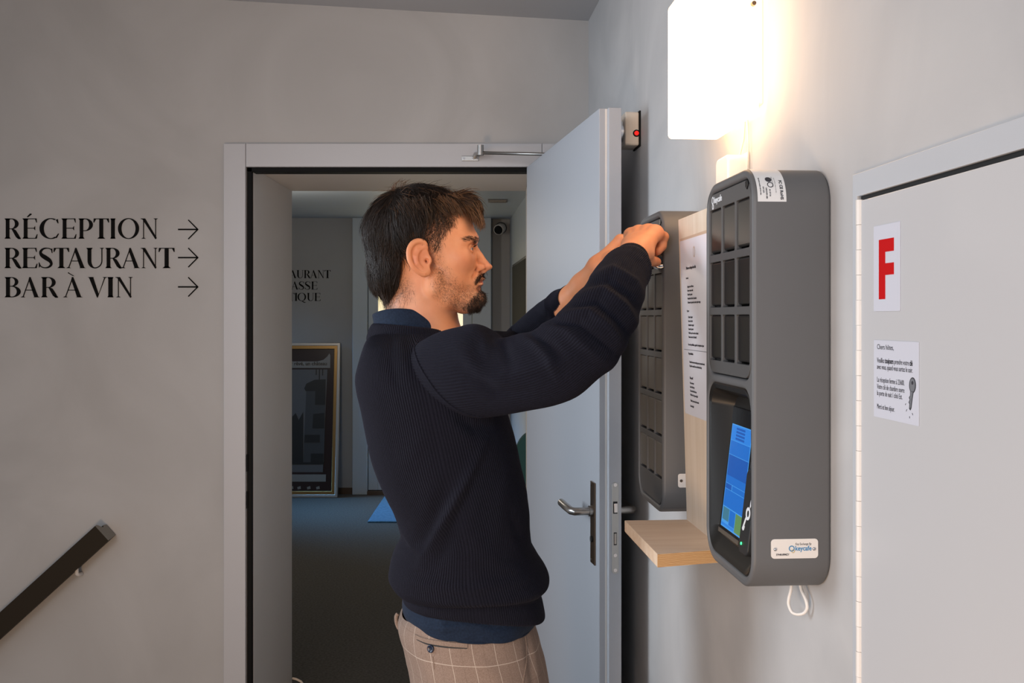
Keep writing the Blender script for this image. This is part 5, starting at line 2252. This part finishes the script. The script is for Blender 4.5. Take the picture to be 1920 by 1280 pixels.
for sg_ in (1, -1):
    for k in range(26):
        a = -.75 + 1.75 * k / 25
        q = EC + np.array((.0128 * math.cos(a), .0125 * math.sin(a), .0036))
        d = np.array((math.cos(a), math.sin(a), .15))
        pts = [q + d * s * .0016 + np.array((0, 0, .00022 * s * s)) for s in range(5)]
        ln.append(np.array([(p[0], p[1] * sg_, p[2]) for p in pts]) @ Wm + np.array(E0))
o = to_man(link('eyelashes', strands_mesh('eyelashes', ln, .00022, [0] * len(ln)), 'beard'))
o['kind'] = 'stuff'

# ================================================================== the man: clothes (lofted around the body)
def cr_interp(vals, t):
    """Catmull-Rom through rows of vals at parameters t (0..n-1)"""
    vals = np.asarray(vals, float)
    n = len(vals)
    i = np.clip(np.floor(t).astype(int), 0, n - 2)
    f = (t - i)[:, None]
    g = lambda k: vals[np.clip(k, 0, n - 1)]
    p0, p1, p2, p3 = g(i - 1), g(i), g(i + 1), g(i + 2)
    return .5 * (2 * p1 + (p2 - p0) * f + (2 * p0 - 5 * p1 + 4 * p2 - p3) * f * f + (3 * p1 - p0 - 3 * p2 + p3) * f ** 3)


def grid_quads(nr, nc):
    i, k = np.meshgrid(np.arange(nr - 1), np.arange(nc), indexing='ij')
    k2 = (k + 1) % nc
    return np.stack([i * nc + k, i * nc + k2, (i + 1) * nc + k2, (i + 1) * nc + k], -1).reshape(-1, 4)


def proj(Vt):
    return PX0 + Vt[..., 0] / Vt[..., 1] * F, PY0 - (Vt[..., 2] - CZ) / Vt[..., 1] * F


def ridge(px, py, line, amp, w):
    """soft ridge along a pixel polyline (fades at both ends)"""
    best = np.full(px.shape, 1e9)
    tt = np.zeros(px.shape)
    L = [0]
    for i in range(len(line) - 1):
        L.append(L[-1] + math.dist(line[i], line[i + 1]))
    for i in range(len(line) - 1):
        (x0, y0), (x1, y1) = line[i], line[i + 1]
        t = np.clip(((px - x0) * (x1 - x0) + (py - y0) * (y1 - y0)) / ((x1 - x0) ** 2 + (y1 - y0) ** 2), 0, 1)
        d = np.hypot(px - x0 - t * (x1 - x0), py - y0 - t * (y1 - y0))
        m = d < best
        best = np.where(m, d, best)
        tt = np.where(m, (L[i] + t * (L[i + 1] - L[i])) / L[-1], tt)
    return amp * np.exp(-(best / w) ** 2) * np.clip(np.sin(math.pi * np.clip(tt, .04, .96)), 0, 1) ** .6


def rib_wave(ang):
    """rounded raised ribs with narrow grooves"""
    return np.abs(np.cos(ang / 2)) ** .6


def loft_px(rings, nr, nc, d=None, ribs=0, amp=.0, folds=(), near_sign=True, sq=2.3, fade_ends=True, extra=None, rib_t=None):
    """rings: (Lx,Ly,Rx,Ry, half width along the line of sight, lift of near side, [distance]) in photo pixels, listed along the garment.
    returns vertex array (nr,nc,3), angles, ring parameter"""
    rows = []
    for q in rings:
        lx, ly, rx, ry, b_ = q[:5]
        lift = q[5] if len(q) > 5 else 0
        dd = q[6] if len(q) > 6 else HD
        A, C = P(lx, ly, dd), P(rx, ry, dd)
        c = (A + C) / 2
        h = (C - A) / 2
        rows.append([*c, *h, b_, lift])
    tt = np.linspace(0, len(rows) - 1, nr)
    R_ = cr_interp(rows, tt)
    ang = np.linspace(0, 2 * math.pi, nc, endpoint=False)
    ca, sa = np.cos(ang), np.sin(ang)
    e = 2 / sq
    ca_, sa_ = np.sign(ca) * np.abs(ca) ** e, np.sign(sa) * np.abs(sa) ** e
    c, h, b_, lift = R_[:, None, 0:3], R_[:, None, 3:6], R_[:, None, 6:7], R_[:, None, 7:8]
    lat = np.array(HL_)[None, None, :]
    V_ = c + h * ca_[None, :, None] + lat * b_ * sa_[None, :, None] + np.array((0, 0, 1.0)) * lift * (sa_ ** 2)[None, :, None]
    return V_, ang, tt


def normals_grid(V_):
    du = np.roll(V_, -1, 1) - np.roll(V_, 1, 1)
    dv = np.gradient(V_, axis=0)
    n = np.cross(du, dv)
    n /= np.linalg.norm(n, axis=2)[..., None] + 1e-12
    cen = V_.mean(1, keepdims=True)
    s = np.sign(((V_ - cen) * n).sum((1, 2)))
    return n * s[:, None, None]


def finish(name, V_, m, parent_fn=to_man, solid=0.0, uv=None):
    nr, nc = V_.shape[:2]
    me = np_mesh(name, V_.reshape(-1, 3), grid_quads(nr, nc))
    if uv is not None:
        lay_ = me.uv_layers.new(name='UVMap')
        vi = np.zeros(len(me.loops), np.int32)
        me.loops.foreach_get('vertex_index', vi)
        q = uv.reshape(-1, 2)[vi].reshape(-1, 4, 2)
        # unwrap across the seam
        w = q[:, :, 0].max(1) - q[:, :, 0].min(1) > uv[..., 0].max() * .5
        q[w] = np.where(q[w][:, :, :1] < uv[..., 0].max() * .5, q[w] + np.array((uv[..., 0].max() * nc / (nc - 1), 0)), q[w])
        lay_.data.foreach_set('uv', q.reshape(-1).astype(np.float32))
    o = parent_fn(link(name, me, m))
    if solid:
        sm = o.modifiers.new('cloth', 'SOLIDIFY')
        sm.thickness, sm.offset = solid, -1
    return o


# materials
def knit(name, c1, c2):
    m = mat(name, c1, .85, spec=.15, sheen=.04)
    bsdf(m).inputs['Sheen Tint'].default_value = (.55, .55, .75, 1)
    mottle(m, c1, c2, 900, 3, .5, 1400)
    return m


M['knit'] = knit('navy_knit', (.0042, .0044, .0088), (.0095, .0098, .0185))
M['jersey'] = mottle(mat('navy_jersey', (.006, .013, .034), .8, spec=.2, sheen=.03), (.0045, .011, .027), (.008, .018, .041), 300, 3, .3, 900)

# ---- sweater body
TR = [(764, 1123, 1014, 1146, .163, .020), (757, 1117, 1018, 1143, .166, .020), (757, 1110, 1014, 1120, .168, .020), (760, 1104, 1010, 1101, .168, .020),
      (746, 1096, 1019, 1087, .183, .012), (735, 1082, 1024, 1078, .192, .006), (732, 1068, 1022, 1064, .194), (737, 1044, 1008, 1042, .190), (748, 1016, 994, 1015, .186),
      (752, 988, 989, 985, .184), (740, 952, 988, 955, .185), (729, 930, 985, 930, .187), (718, 907, 982, 908, .19), (702, 866, 971, 862, .195), (692, 826, 961, 815, .198), (681, 769, 948, 770, .202),
      (672, 730, 940, 730, .203), (670, 706, 930, 706, .198), (675, 682, 915, 680, .186), (684, 652, 892, 655, .160), (690, 638, 872, 640, .128), (695, 628, 858, 632, .098), (699, 620, 850, 626, .082), (702, 611, 845, 620, .074)]
nr, nc = 300, 1200
V_, ang, tt = loft_px(TR, nr, nc)
px_, py_ = proj(V_)
Nn = normals_grid(V_)
near = ((Nn * np.array((0, -1, 0))).sum(2) > -.1)
disp = np.zeros(px_.shape)
for line, a, w in (([(905, 830), (868, 910), (825, 990), (790, 1060)], .0105, 10), ([(888, 905), (852, 985), (815, 1065)], -.0070, 12), ([(848, 890), (806, 985), (772, 1050)], -.0070, 15),
                   ([(960, 850), (935, 940), (925, 1030)], .0028, 14), ([(800, 800), (770, 850), (745, 890)], .0025, 18),
                   ([(756, 985), (775, 1020), (800, 1050)], .0050, 9), ([(748, 1000), (768, 1035)], -.0040, 8),
                   ([(735, 1085), (800, 1098), (880, 1106), (960, 1092), (1012, 1082)], .0045, 12),
                   ([(880, 1000), (930, 1060), (1000, 1078)], .0030, 15), ([(955, 960), (975, 1010), (1000, 1045)], -.003, 10),
                   ([(850, 780), (890, 800), (930, 795)], -.006, 14), ([(835, 770), (880, 830), (900, 850)], .004, 14),
                   ([(720, 640), (715, 690), (735, 740)], .0025, 14), ([(750, 632), (752, 670), (770, 720)], .0025, 10), ([(735, 640), (733, 680), (748, 730)], -.0025, 8)):
    disp += ridge(px_, py_, line, a, w) * near
arc = 200 * ang[None, :]
grow_in = np.clip((tt - 0) / .4, 0, 1)[:, None]
band = ((tt < 2.8) | (tt > 21.8))[:, None]
ribs_ = rib_wave(arc) * np.where(band, .0014, .0021)
disp += ribs_
V_ = V_ + Nn * disp[..., None]
hem = V_[:1] - np.array(HL_)[None, None] * 0
sweater = finish('sweater', V_, 'knit', solid=.0)

# ---- sleeves: rings given by two outline points, a distance and a half depth
def sleeve(name, RS, nr, nc, ribn, amp, folds, cuff_t):
    rows = []
    for ax_, ay_, bx_, by_, d_, r_ in RS:
        A, C = P(ax_, ay_, d_), P(bx_, by_, d_)
        rows.append([*((A + C) / 2), *((A - C) / 2), r_])
    tt = np.linspace(0, len(rows) - 1, nr)
    R_ = cr_interp(rows, tt)
    c, h, r_ = R_[:, 0:3], R_[:, 3:6], R_[:, 6]
    tg = np.gradient(c, axis=0)
    o = np.cross(tg, h)
    o /= np.linalg.norm(o, axis=1)[:, None]
    an = np.linspace(0, 2 * math.pi, nc, endpoint=False)
    V_ = c[:, None] + h[:, None] * np.cos(an)[None, :, None] + (o * r_[:, None])[:, None] * np.sin(an)[None, :, None]
    px_, py_ = proj(V_)
    Nn = normals_grid(V_)
    near = np.clip((Nn * np.array((0, -1, 0))).sum(2) + .6, 0, 1)
    disp = rib_wave(an[None, :] * ribn) * np.where((tt > cuff_t)[:, None], amp * .75, amp) * np.clip((tt - .9) / 1.2, .15, 1)[:, None]
    disp = disp + (.0034 * np.exp(-((tt - (cuff_t - .85)) / .45) ** 2) - .0014 * np.clip((tt - cuff_t + .1) / .25, 0, 1))[:, None]
    for line, a, w in folds:
        disp = disp + ridge(px_, py_, line, a, w) * near
    V_ = V_ + Nn * disp[..., None]
    return finish(name, V_, 'knit'), V_


RSR = [(796, 652, 804, 735, 1.63, .05), (800, 640, 816, 752, 1.595, .068), (824, 625, 858, 770, 1.565, .073), (852, 617, 908, 778, 1.54, .074), (888, 613, 955, 772, 1.52, .070), (924, 636, 1000, 763, 1.505, .064),
       (966, 632, 1046, 754, 1.49, .062), (1000, 622, 1085, 738, 1.48, .060), (1026, 605, 1122, 706, 1.472, .058), (1044, 594, 1152, 682, 1.47, .057), (1061, 575, 1172, 645, 1.478, .056), (1082, 555, 1190, 610, 1.495, .054),
       (1102, 531, 1200, 572, 1.52, .050), (1116, 508, 1205, 547, 1.543, .048), (1128, 495, 1208, 537, 1.556, .048), (1138, 488, 1207, 531, 1.566, .044), (1141, 488, 1203, 527, 1.570, .036), (1148, 478, 1207, 517, 1.582, .033), (1158, 466, 1211, 505, 1.598, .032)]
foldsR = [([(1112, 520), (1150, 506), (1190, 530), (1205, 560)], 0.0077, 7), ([(1098, 538), (1140, 527), (1180, 556), (1200, 590)], -0.0072, 7),
          ([(1082, 556), (1130, 545), (1170, 575), (1194, 612)], 0.0080, 8), ([(1070, 575), (1120, 567), (1155, 597), (1180, 630)], -0.0072, 7),
          ([(1052, 592), (1105, 585), (1140, 612), (1168, 648)], 0.0088, 8), ([(1035, 608), (1085, 606), (1125, 635), (1158, 665)], -0.0080, 8),
          ([(1018, 610), (1065, 622), (1105, 655), (1140, 683)], 0.0072, 9), ([(985, 628), (1030, 645), (1060, 680)], -0.0064, 9), ([(965, 625), (1000, 640), (1030, 670), (1045, 710)], 0.0072, 10),
          ([(918, 626), (945, 650), (960, 690)], -0.0064, 11), ([(880, 610), (905, 640), (915, 680)], 0.0056, 12),
          ([(950, 700), (1010, 690), (1080, 672)], 0.0040, 11), ([(870, 690), (930, 735), (1010, 735)], -0.0048, 13), ([(860, 655), (900, 700), (960, 720)], 0.0048, 13)]
sl_o = sleeve('sleeve', RSR, 320, 630, 90, .0021, foldsR, 15.6)[0]
RSL = [(850, 640, 850, 720, 1.79, .05), (872, 618, 872, 725, 1.85, .062), (920, 622, 935, 715, 1.91, .058), (948, 624, 985, 700, 1.95, .054), (960, 612, 1012, 685, 1.965, .05), (976, 600, 1034, 658, 1.945, .048), (1000, 577, 1050, 630, 1.90, .045),
       (1022, 563, 1060, 606, 1.865, .040), (1036, 553, 1066, 592, 1.845, .036), (1044, 546, 1068, 586, 1.835, .033), (1058, 536, 1080, 572, 1.812, .031)]
foldsL = [([(1000, 575), (1020, 600), (1030, 625)], -.005, 8), ([(980, 598), (1005, 620), (1015, 650)], .005, 8), ([(962, 608), (985, 635)], -.004, 8), ([(1025, 562), (1040, 580)], .004, 7)]
sleeve('sleeve', RSL, 160, 540, 90, .0020, foldsL, 9.0)

# armhole seam, laid on the sweater
sw_bvh = BVHTree.FromPolygons([tuple(p) for p in V_.reshape(-1, 3)[:, :]], [tuple(q) for q in grid_quads(nr, nc).tolist()])


def cast(px, py, bvh):
    o = Vector((0, 0, CZ))
    d = (P(px, py, 1.0) - o).normalized()
    return bvh.ray_cast(o, d)


def surf_line(px_pts, bvh, lift, m=8):
    out = []
    for q in cat_rom([(a, c, 0) for a, c in px_pts], m):
        hit, nrm_, _, _ = cast(q[0], q[1], bvh)
        if hit is not None:
            if nrm_.dot(hit - Vector((0, 0, CZ))) > 0:
                nrm_ = -nrm_
            out.append(hit + nrm_ * lift)
    return out


sl_bvh = BVHTree.FromPolygons([v.co.copy() for v in sl_o.data.vertices], [tuple(p.vertices) for p in sl_o.data.polygons])
seam = []
for q in cat_rom([(a, c, 0) for a, c in [(784, 641), (780, 646), (776, 655), (784, 680), (798, 705), (822, 738), (850, 763), (880, 777), (908, 782)]], 10):
    best = None
    for bv in (sw_bvh, sl_bvh):
        hit, nm, _, _ = cast(q[0], q[1], bv)
        if hit is not None and (best is None or hit.y < best.y):
            best = hit
    if best is not None:
        seam.append(best + (Vector((0, 0, CZ)) - best).normalized() * .0006)
to_man(MB().tube(seam, .0016, 8).build('armhole_seam', 'knit', smooth=True))

# ---- undershirt below the hem, collar of the polo shirt above
UR = [(757, 1098, 1003, 1100, .150), (755, 1118, 1004, 1120, .153), (755, 1132, 1003, 1140, .156, .001), (759, 1141, 1000, 1153, .157, -.001), (764, 1143, 998, 1154, .155, -.001)]
V2, an2, t2 = loft_px(UR, 40, 240)
px2, py2 = proj(V2)
N2 = normals_grid(V2)
d2 = np.zeros(px2.shape)
for line, a, w in (([(780, 1170), (830, 1178), (900, 1172)], .003, 7), ([(880, 1160), (930, 1175), (960, 1172)], -.003, 7), ([(820, 1150), (840, 1190)], .0025, 9)):
    d2 += ridge(px2, py2, line, a, w)
d2 += .002 * np.sin(an2 * 7)[None, :] * (t2 / t2.max())[:, None]
V2 = V2 + N2 * d2[..., None]
finish('undershirt', V2, 'jersey')

CR = [(724, 596, 834, 612, .058, .014), (706, 588, 841, 608, .061, .016), (698, 590, 845, 611, .064, .016), (699, 600, 849, 619, .069, .013), (701, 612, 852, 628, .075, .007), (704, 616, 852, 632, .075, .006)]
V3, an3, t3 = loft_px(CR, 40, 240, sq=2.1)
V3 += normals_grid(V3) * (.0012 * np.sin(an3 * 3 + 1)[None, :, None] * (t3 / t3.max())[:, None, None])
finish('shirt_collar', V3, 'jersey')
# sweater neckband under the collar
NR = [(704, 607, 842, 620, .072), (698, 611, 850, 626, .080, .004), (692, 624, 858, 638, .088, .004), (690, 635, 866, 646, .098, .002), (692, 639, 866, 650, .098)]
V4, an4, t4 = loft_px(NR, 40, 780, sq=2.15)
V4 = V4 + normals_grid(V4) * (rib_wave(an4 * 130) * .0010 + .0015)[None, :, None]
finish('neckband', V4, 'knit')

# ---- trousers
M['trouser'] = mat('beige_check_cloth', (.42, .33, .27), .85, spec=.15)
m = M['trouser']
uvn = N(m, 'ShaderNodeUVMap')
sep = N(m, 'ShaderNodeSeparateXYZ')
lk(m, uvn.outputs[0], sep.inputs[0])


def line_mask(out, period, width, offset):
    a = N(m, 'ShaderNodeMath', operation='ADD'); a.inputs[1].default_value = offset
    lk(m, out, a.inputs[0])
    p = N(m, 'ShaderNodeMath', operation='PINGPONG'); p.inputs[1].default_value = period / 2
    lk(m, a.outputs[0], p.inputs[0])
    l = N(m, 'ShaderNodeMath', operation='LESS_THAN'); l.inputs[1].default_value = width
    lk(m, p.outputs[0], l.inputs[0])
    return l.outputs[0]


w1, w2_ = line_mask(sep.outputs[0], .042, .00055, .006), line_mask(sep.outputs[1], .072, .00055, -.012)
k1, k2 = line_mask(sep.outputs[0], .042, .0004, .027), line_mask(sep.outputs[1], .072, .0004, .024)
mxw = N(m, 'ShaderNodeMath', operation='MAXIMUM'); lk(m, w1, mxw.inputs[0]); lk(m, w2_, mxw.inputs[1])
mxk = N(m, 'ShaderNodeMath', operation='MAXIMUM'); lk(m, k1, mxk.inputs[0]); lk(m, k2, mxk.inputs[1])
tc = N(m, 'ShaderNodeTexCoord')
nz = N(m, 'ShaderNodeTexNoise'); nz.inputs['Scale'].default_value = 700; nz.inputs['Detail'].default_value = 3
lk(m, tc.outputs['Object'], nz.inputs['Vector'])
cr = N(m, 'ShaderNodeValToRGB')
cr.color_ramp.elements[0].color, cr.color_ramp.elements[1].color = (.195, .138, .110, 1), (.265, .198, .162, 1)
cr.color_ramp.elements[0].position, cr.color_ramp.elements[1].position = .35, .65
lk(m, nz.outputs[0], cr.inputs[0])
a1_ = N(m, 'ShaderNodeMixRGB'); a1_.inputs[2].default_value = (.14, .098, .076, 1)
sc1 = N(m, 'ShaderNodeMath', operation='MULTIPLY'); sc1.inputs[1].default_value = .55
lk(m, mxk, sc1.inputs[0]) if False else lk(m, mxk.outputs[0], sc1.inputs[0])
lk(m, sc1.outputs[0], a1_.inputs[0]); lk(m, cr.outputs[0], a1_.inputs[1])
a2_ = N(m, 'ShaderNodeMixRGB'); a2_.inputs[2].default_value = (.44, .37, .315, 1)
lk(m, mxw.outputs[0], a2_.inputs[0]); lk(m, a1_.outputs[0], a2_.inputs[1])
lk(m, a2_.outputs[0], bsdf(m).inputs['Base Color'])
bp = N(m, 'ShaderNodeBump'); bp.inputs['Strength'].default_value = .3; bp.inputs['Distance'].default_value = .001
lk(m, nz.outputs[0], bp.inputs['Height']); lk(m, bp.outputs[0], bsdf(m).inputs['Normal'])

PR = [(754, 1147, 996, 1152, .146, .026), (749, 1155, 1000, 1158, .149, .024), (746, 1169, 1004, 1172, .153, .016), (749, 1185, 1009, 1188, .157, .006), (756, 1206, 1014, 1208, .162, 0), (761, 1235, 1021, 1233, .168, 0), (770, 1282, 1029, 1282, .173, 0),
      (775, 1330, 1033, 1330, .176, 0), (782, 1380, 1030, 1380, .176, 0), (800, 1410, 1015, 1410, .165, 0), (840, 1420, 975, 1420, .14, 0)]
V5, an5, t5 = loft_px(PR, 130, 300, sq=2.2)
px5, py5 = proj(V5)
N5 = normals_grid(V5)
d5 = np.zeros(px5.shape)
for line, a, w in (([(775, 1210), (800, 1250), (830, 1290)], .003, 12), ([(765, 1240), (790, 1300)], -.003, 12), ([(985, 1170), (990, 1220), (1000, 1290)], -.0030, 6), ([(995, 1175), (1003, 1225), (1012, 1290)], .0025, 7), ([(880, 1230), (920, 1260), (950, 1300)], .0025, 18)):
    d5 += ridge(px5, py5, line, a, w)
V5 = V5 + N5 * d5[..., None]
seg = np.linalg.norm(np.diff(V5, axis=1, append=V5[:, :1]), axis=2)
u5 = np.cumsum(seg, 1) - seg
u5 = u5 / u5[:, -1:] * 1.008
v5 = np.repeat(V5[:, :, 2].mean(1)[:, None], 300, 1)
v5 = V5[:, :, 2] + .0
uv5 = np.stack([u5, v5], -1)
trou = finish('trousers', V5, 'trouser', uv=uv5)
# legs of the trousers down to the shoes
for sg_ in (1, -1):
    rows = []
    for z, x_, r1, r2 in ((.85, B(893, 0)[0], .100, .070), (.78, B(896, 0)[0], .099, .076), (.62, B(903, 0)[0], .082, .074), (.48, B(905, 0)[0], .072, .068), (.30, B(897, 0)[0], .066, .062), (.10, B(890, 0)[0], .064, .060), (.085, B(890, 0)[0], .060, .056)):
        rows.append((x_, HD - sg_ * .09, z, r1, r2))
    t_ = np.linspace(0, len(rows) - 1, 60)
    R_ = cr_interp(rows, t_)
    an = np.linspace(0, 2 * math.pi, 72, endpoint=False)
    VL = np.stack([R_[:, None, 0] + R_[:, None, 3] * np.cos(an), R_[:, None, 1] + R_[:, None, 4] * np.sin(an), np.repeat(R_[:, 2:3], 72, 1)], -1)
    ul = np.repeat((an / (2 * math.pi) * .504)[None], 60, 0)
    finish('trouser_leg', VL, 'trouser', uv=np.stack([ul, VL[:, :, 2]], -1))
    # shoe: upper and sole
    ax_ = B(885, 0)[0]
    cy = HD - sg_ * .10
    rows = [(-.065, .030, .035), (-.06, .034, .075), (-.02, .038, .085), (.03, .040, .078), (.09, .043, .058), (.14, .043, .045), (.175, .036, .034), (.195, .018, .022)]
    R_ = cr_interp(rows, np.linspace(0, len(rows) - 1, 40))
    an = np.linspace(0, math.pi, 24)
    VS = np.stack([np.repeat((ax_ + R_[:, 0:1]), 24, 1), cy + R_[:, 1:2] * np.cos(an)[None], .018 + R_[:, 2:3] * np.sin(an)[None] ** .8], -1)
    i_, k_ = np.meshgrid(np.arange(39), np.arange(23), indexing='ij')
    qd = np.stack([i_ * 24 + k_, i_ * 24 + k_ + 1, (i_ + 1) * 24 + k_ + 1, (i_ + 1) * 24 + k_], -1).reshape(-1, 4)
    to_man(link('shoe', np_mesh('shoe', VS.reshape(-1, 3), qd), mat('shoe_leather', (.05, .035, .03), .4)))
    sole = MB()
    out = [(ax_ + x, cy + s * w_) for s, rr_ in ((1, rows), (-1, rows[::-1])) for x, w_, _ in [(q[0], q[1] + .003, 0) for q in rr_]]
    sole.prism(out, 0, .02, 'z')
    to_man(sole.build('shoe_sole', 'white_plastic'))

# hip pocket: welt, slit, button, buttonhole; side pocket seam
tr_bvh = BVHTree.FromPolygons([tuple(p) for p in V5.reshape(-1, 3)], [tuple(q) for q in grid_quads(130, 300).tolist()])


def strip(name, top, bot, m_, lift, thick=.0012):
    a, c = surf_line(top, tr_bvh, lift, 6), surf_line(bot, tr_bvh, lift, 6)
    n = min(len(a), len(c))
    a, c = a[:n], c[:n]
    b = MB()
    vs = a + c + surf_line(top, tr_bvh, lift - thick, 6)[:n] + surf_line(bot, tr_bvh, lift - thick, 6)[:n]
    fs = [(i, i + 1, n + i + 1, n + i) for i in range(n - 1)] + [(i, 2 * n + i, 2 * n + i + 1, i + 1) for i in range(n - 1)] + [(n + i, n + i + 1, 3 * n + i + 1, 3 * n + i) for i in range(n - 1)]
    b.add(vs, fs)
    o = b.build(name, m_, None, smooth=False)
    return to_man(o)


M['trouser_plain'] = mottle(mat('beige_cloth', (.40, .31, .255), .85, spec=.15), (.19, .136, .107), (.26, .194, .157), 700, 3)
strip('pocket_welt', [(779, 1189), (800, 1197), (840, 1203), (877, 1206)], [(781, 1197), (802, 1205), (840, 1211), (877, 1214)], 'trouser_plain', .0016)
strip('pocket_slit', [(781, 1198), (802, 1206), (840, 1212), (876, 1214.5)], [(783, 1200), (804, 1209), (840, 1214.5), (876, 1216)], 'dark_hole', .0006, .0004)
hit, nb, _, _ = cast(808.5, 1215.5, tr_bvh)
if nb.dot(hit - Vector((0, 0, CZ))) > 0:
    nb = -nb
rot_ = Vector((0, 0, 1)).rotation_difference(nb).to_matrix().to_4x4()
btn_m = mat('button_navy', (.012, .018, .040), .3)
b = MB()
prof_b = [(.0001, .0012), (.0036, .0012), (.0044, .0024), (.0058, .0026), (.0064, .0018), (.0064, .0004)]
nseg = 24
vs = [(r * math.cos(2 * math.pi * k / nseg), r * math.sin(2 * math.pi * k / nseg), h) for r, h in prof_b for k in range(nseg)]
fs = [(i * nseg + k, i * nseg + (k + 1) % nseg, (i + 1) * nseg + (k + 1) % nseg, (i + 1) * nseg + k) for i in range(len(prof_b) - 1) for k in range(nseg)]
b.add([(Matrix.Translation(hit + nb * .0008) @ rot_) @ Vector(p) for p in vs], fs)
to_man(b.build('button', btn_m, None, smooth=True))
b = MB()
for q in ((-.0014, -.0014), (.0014, -.0014), (-.0014, .0014), (.0014, .0014)):
    c_ = (Matrix.Translation(hit + nb * .0008) @ rot_) @ Vector((q[0], q[1], .0014))
    b.tube([c_, c_ + nb * .0004], .0006, 8)
o_ = to_man(b.build('button_hole', 'dark_hole'))
o_['kind'] = 'stuff'
to_man(MB().tube(surf_line([(811, 1230), (813, 1242), (814, 1254)], tr_bvh, .0002), .0009, 6).build('buttonhole_stitch', 'trouser_plain'))
sl_ = surf_line([(981, 1168), (984, 1190), (987, 1215), (986, 1245), (981, 1275), (978, 1300)], tr_bvh, .0002)
to_man(MB().tube(sl_, .0011, 6).build('side_pocket_seam', 'trouser_plain'))
lp_ = [P(746, 1150, HD), P(743, 1156, HD), P(744, 1168, HD), P(748, 1178, HD)]
to_man(MB().tube(cat_rom(lp_), .0035, 8).build('belt_loop', 'trouser_plain', smooth=True))
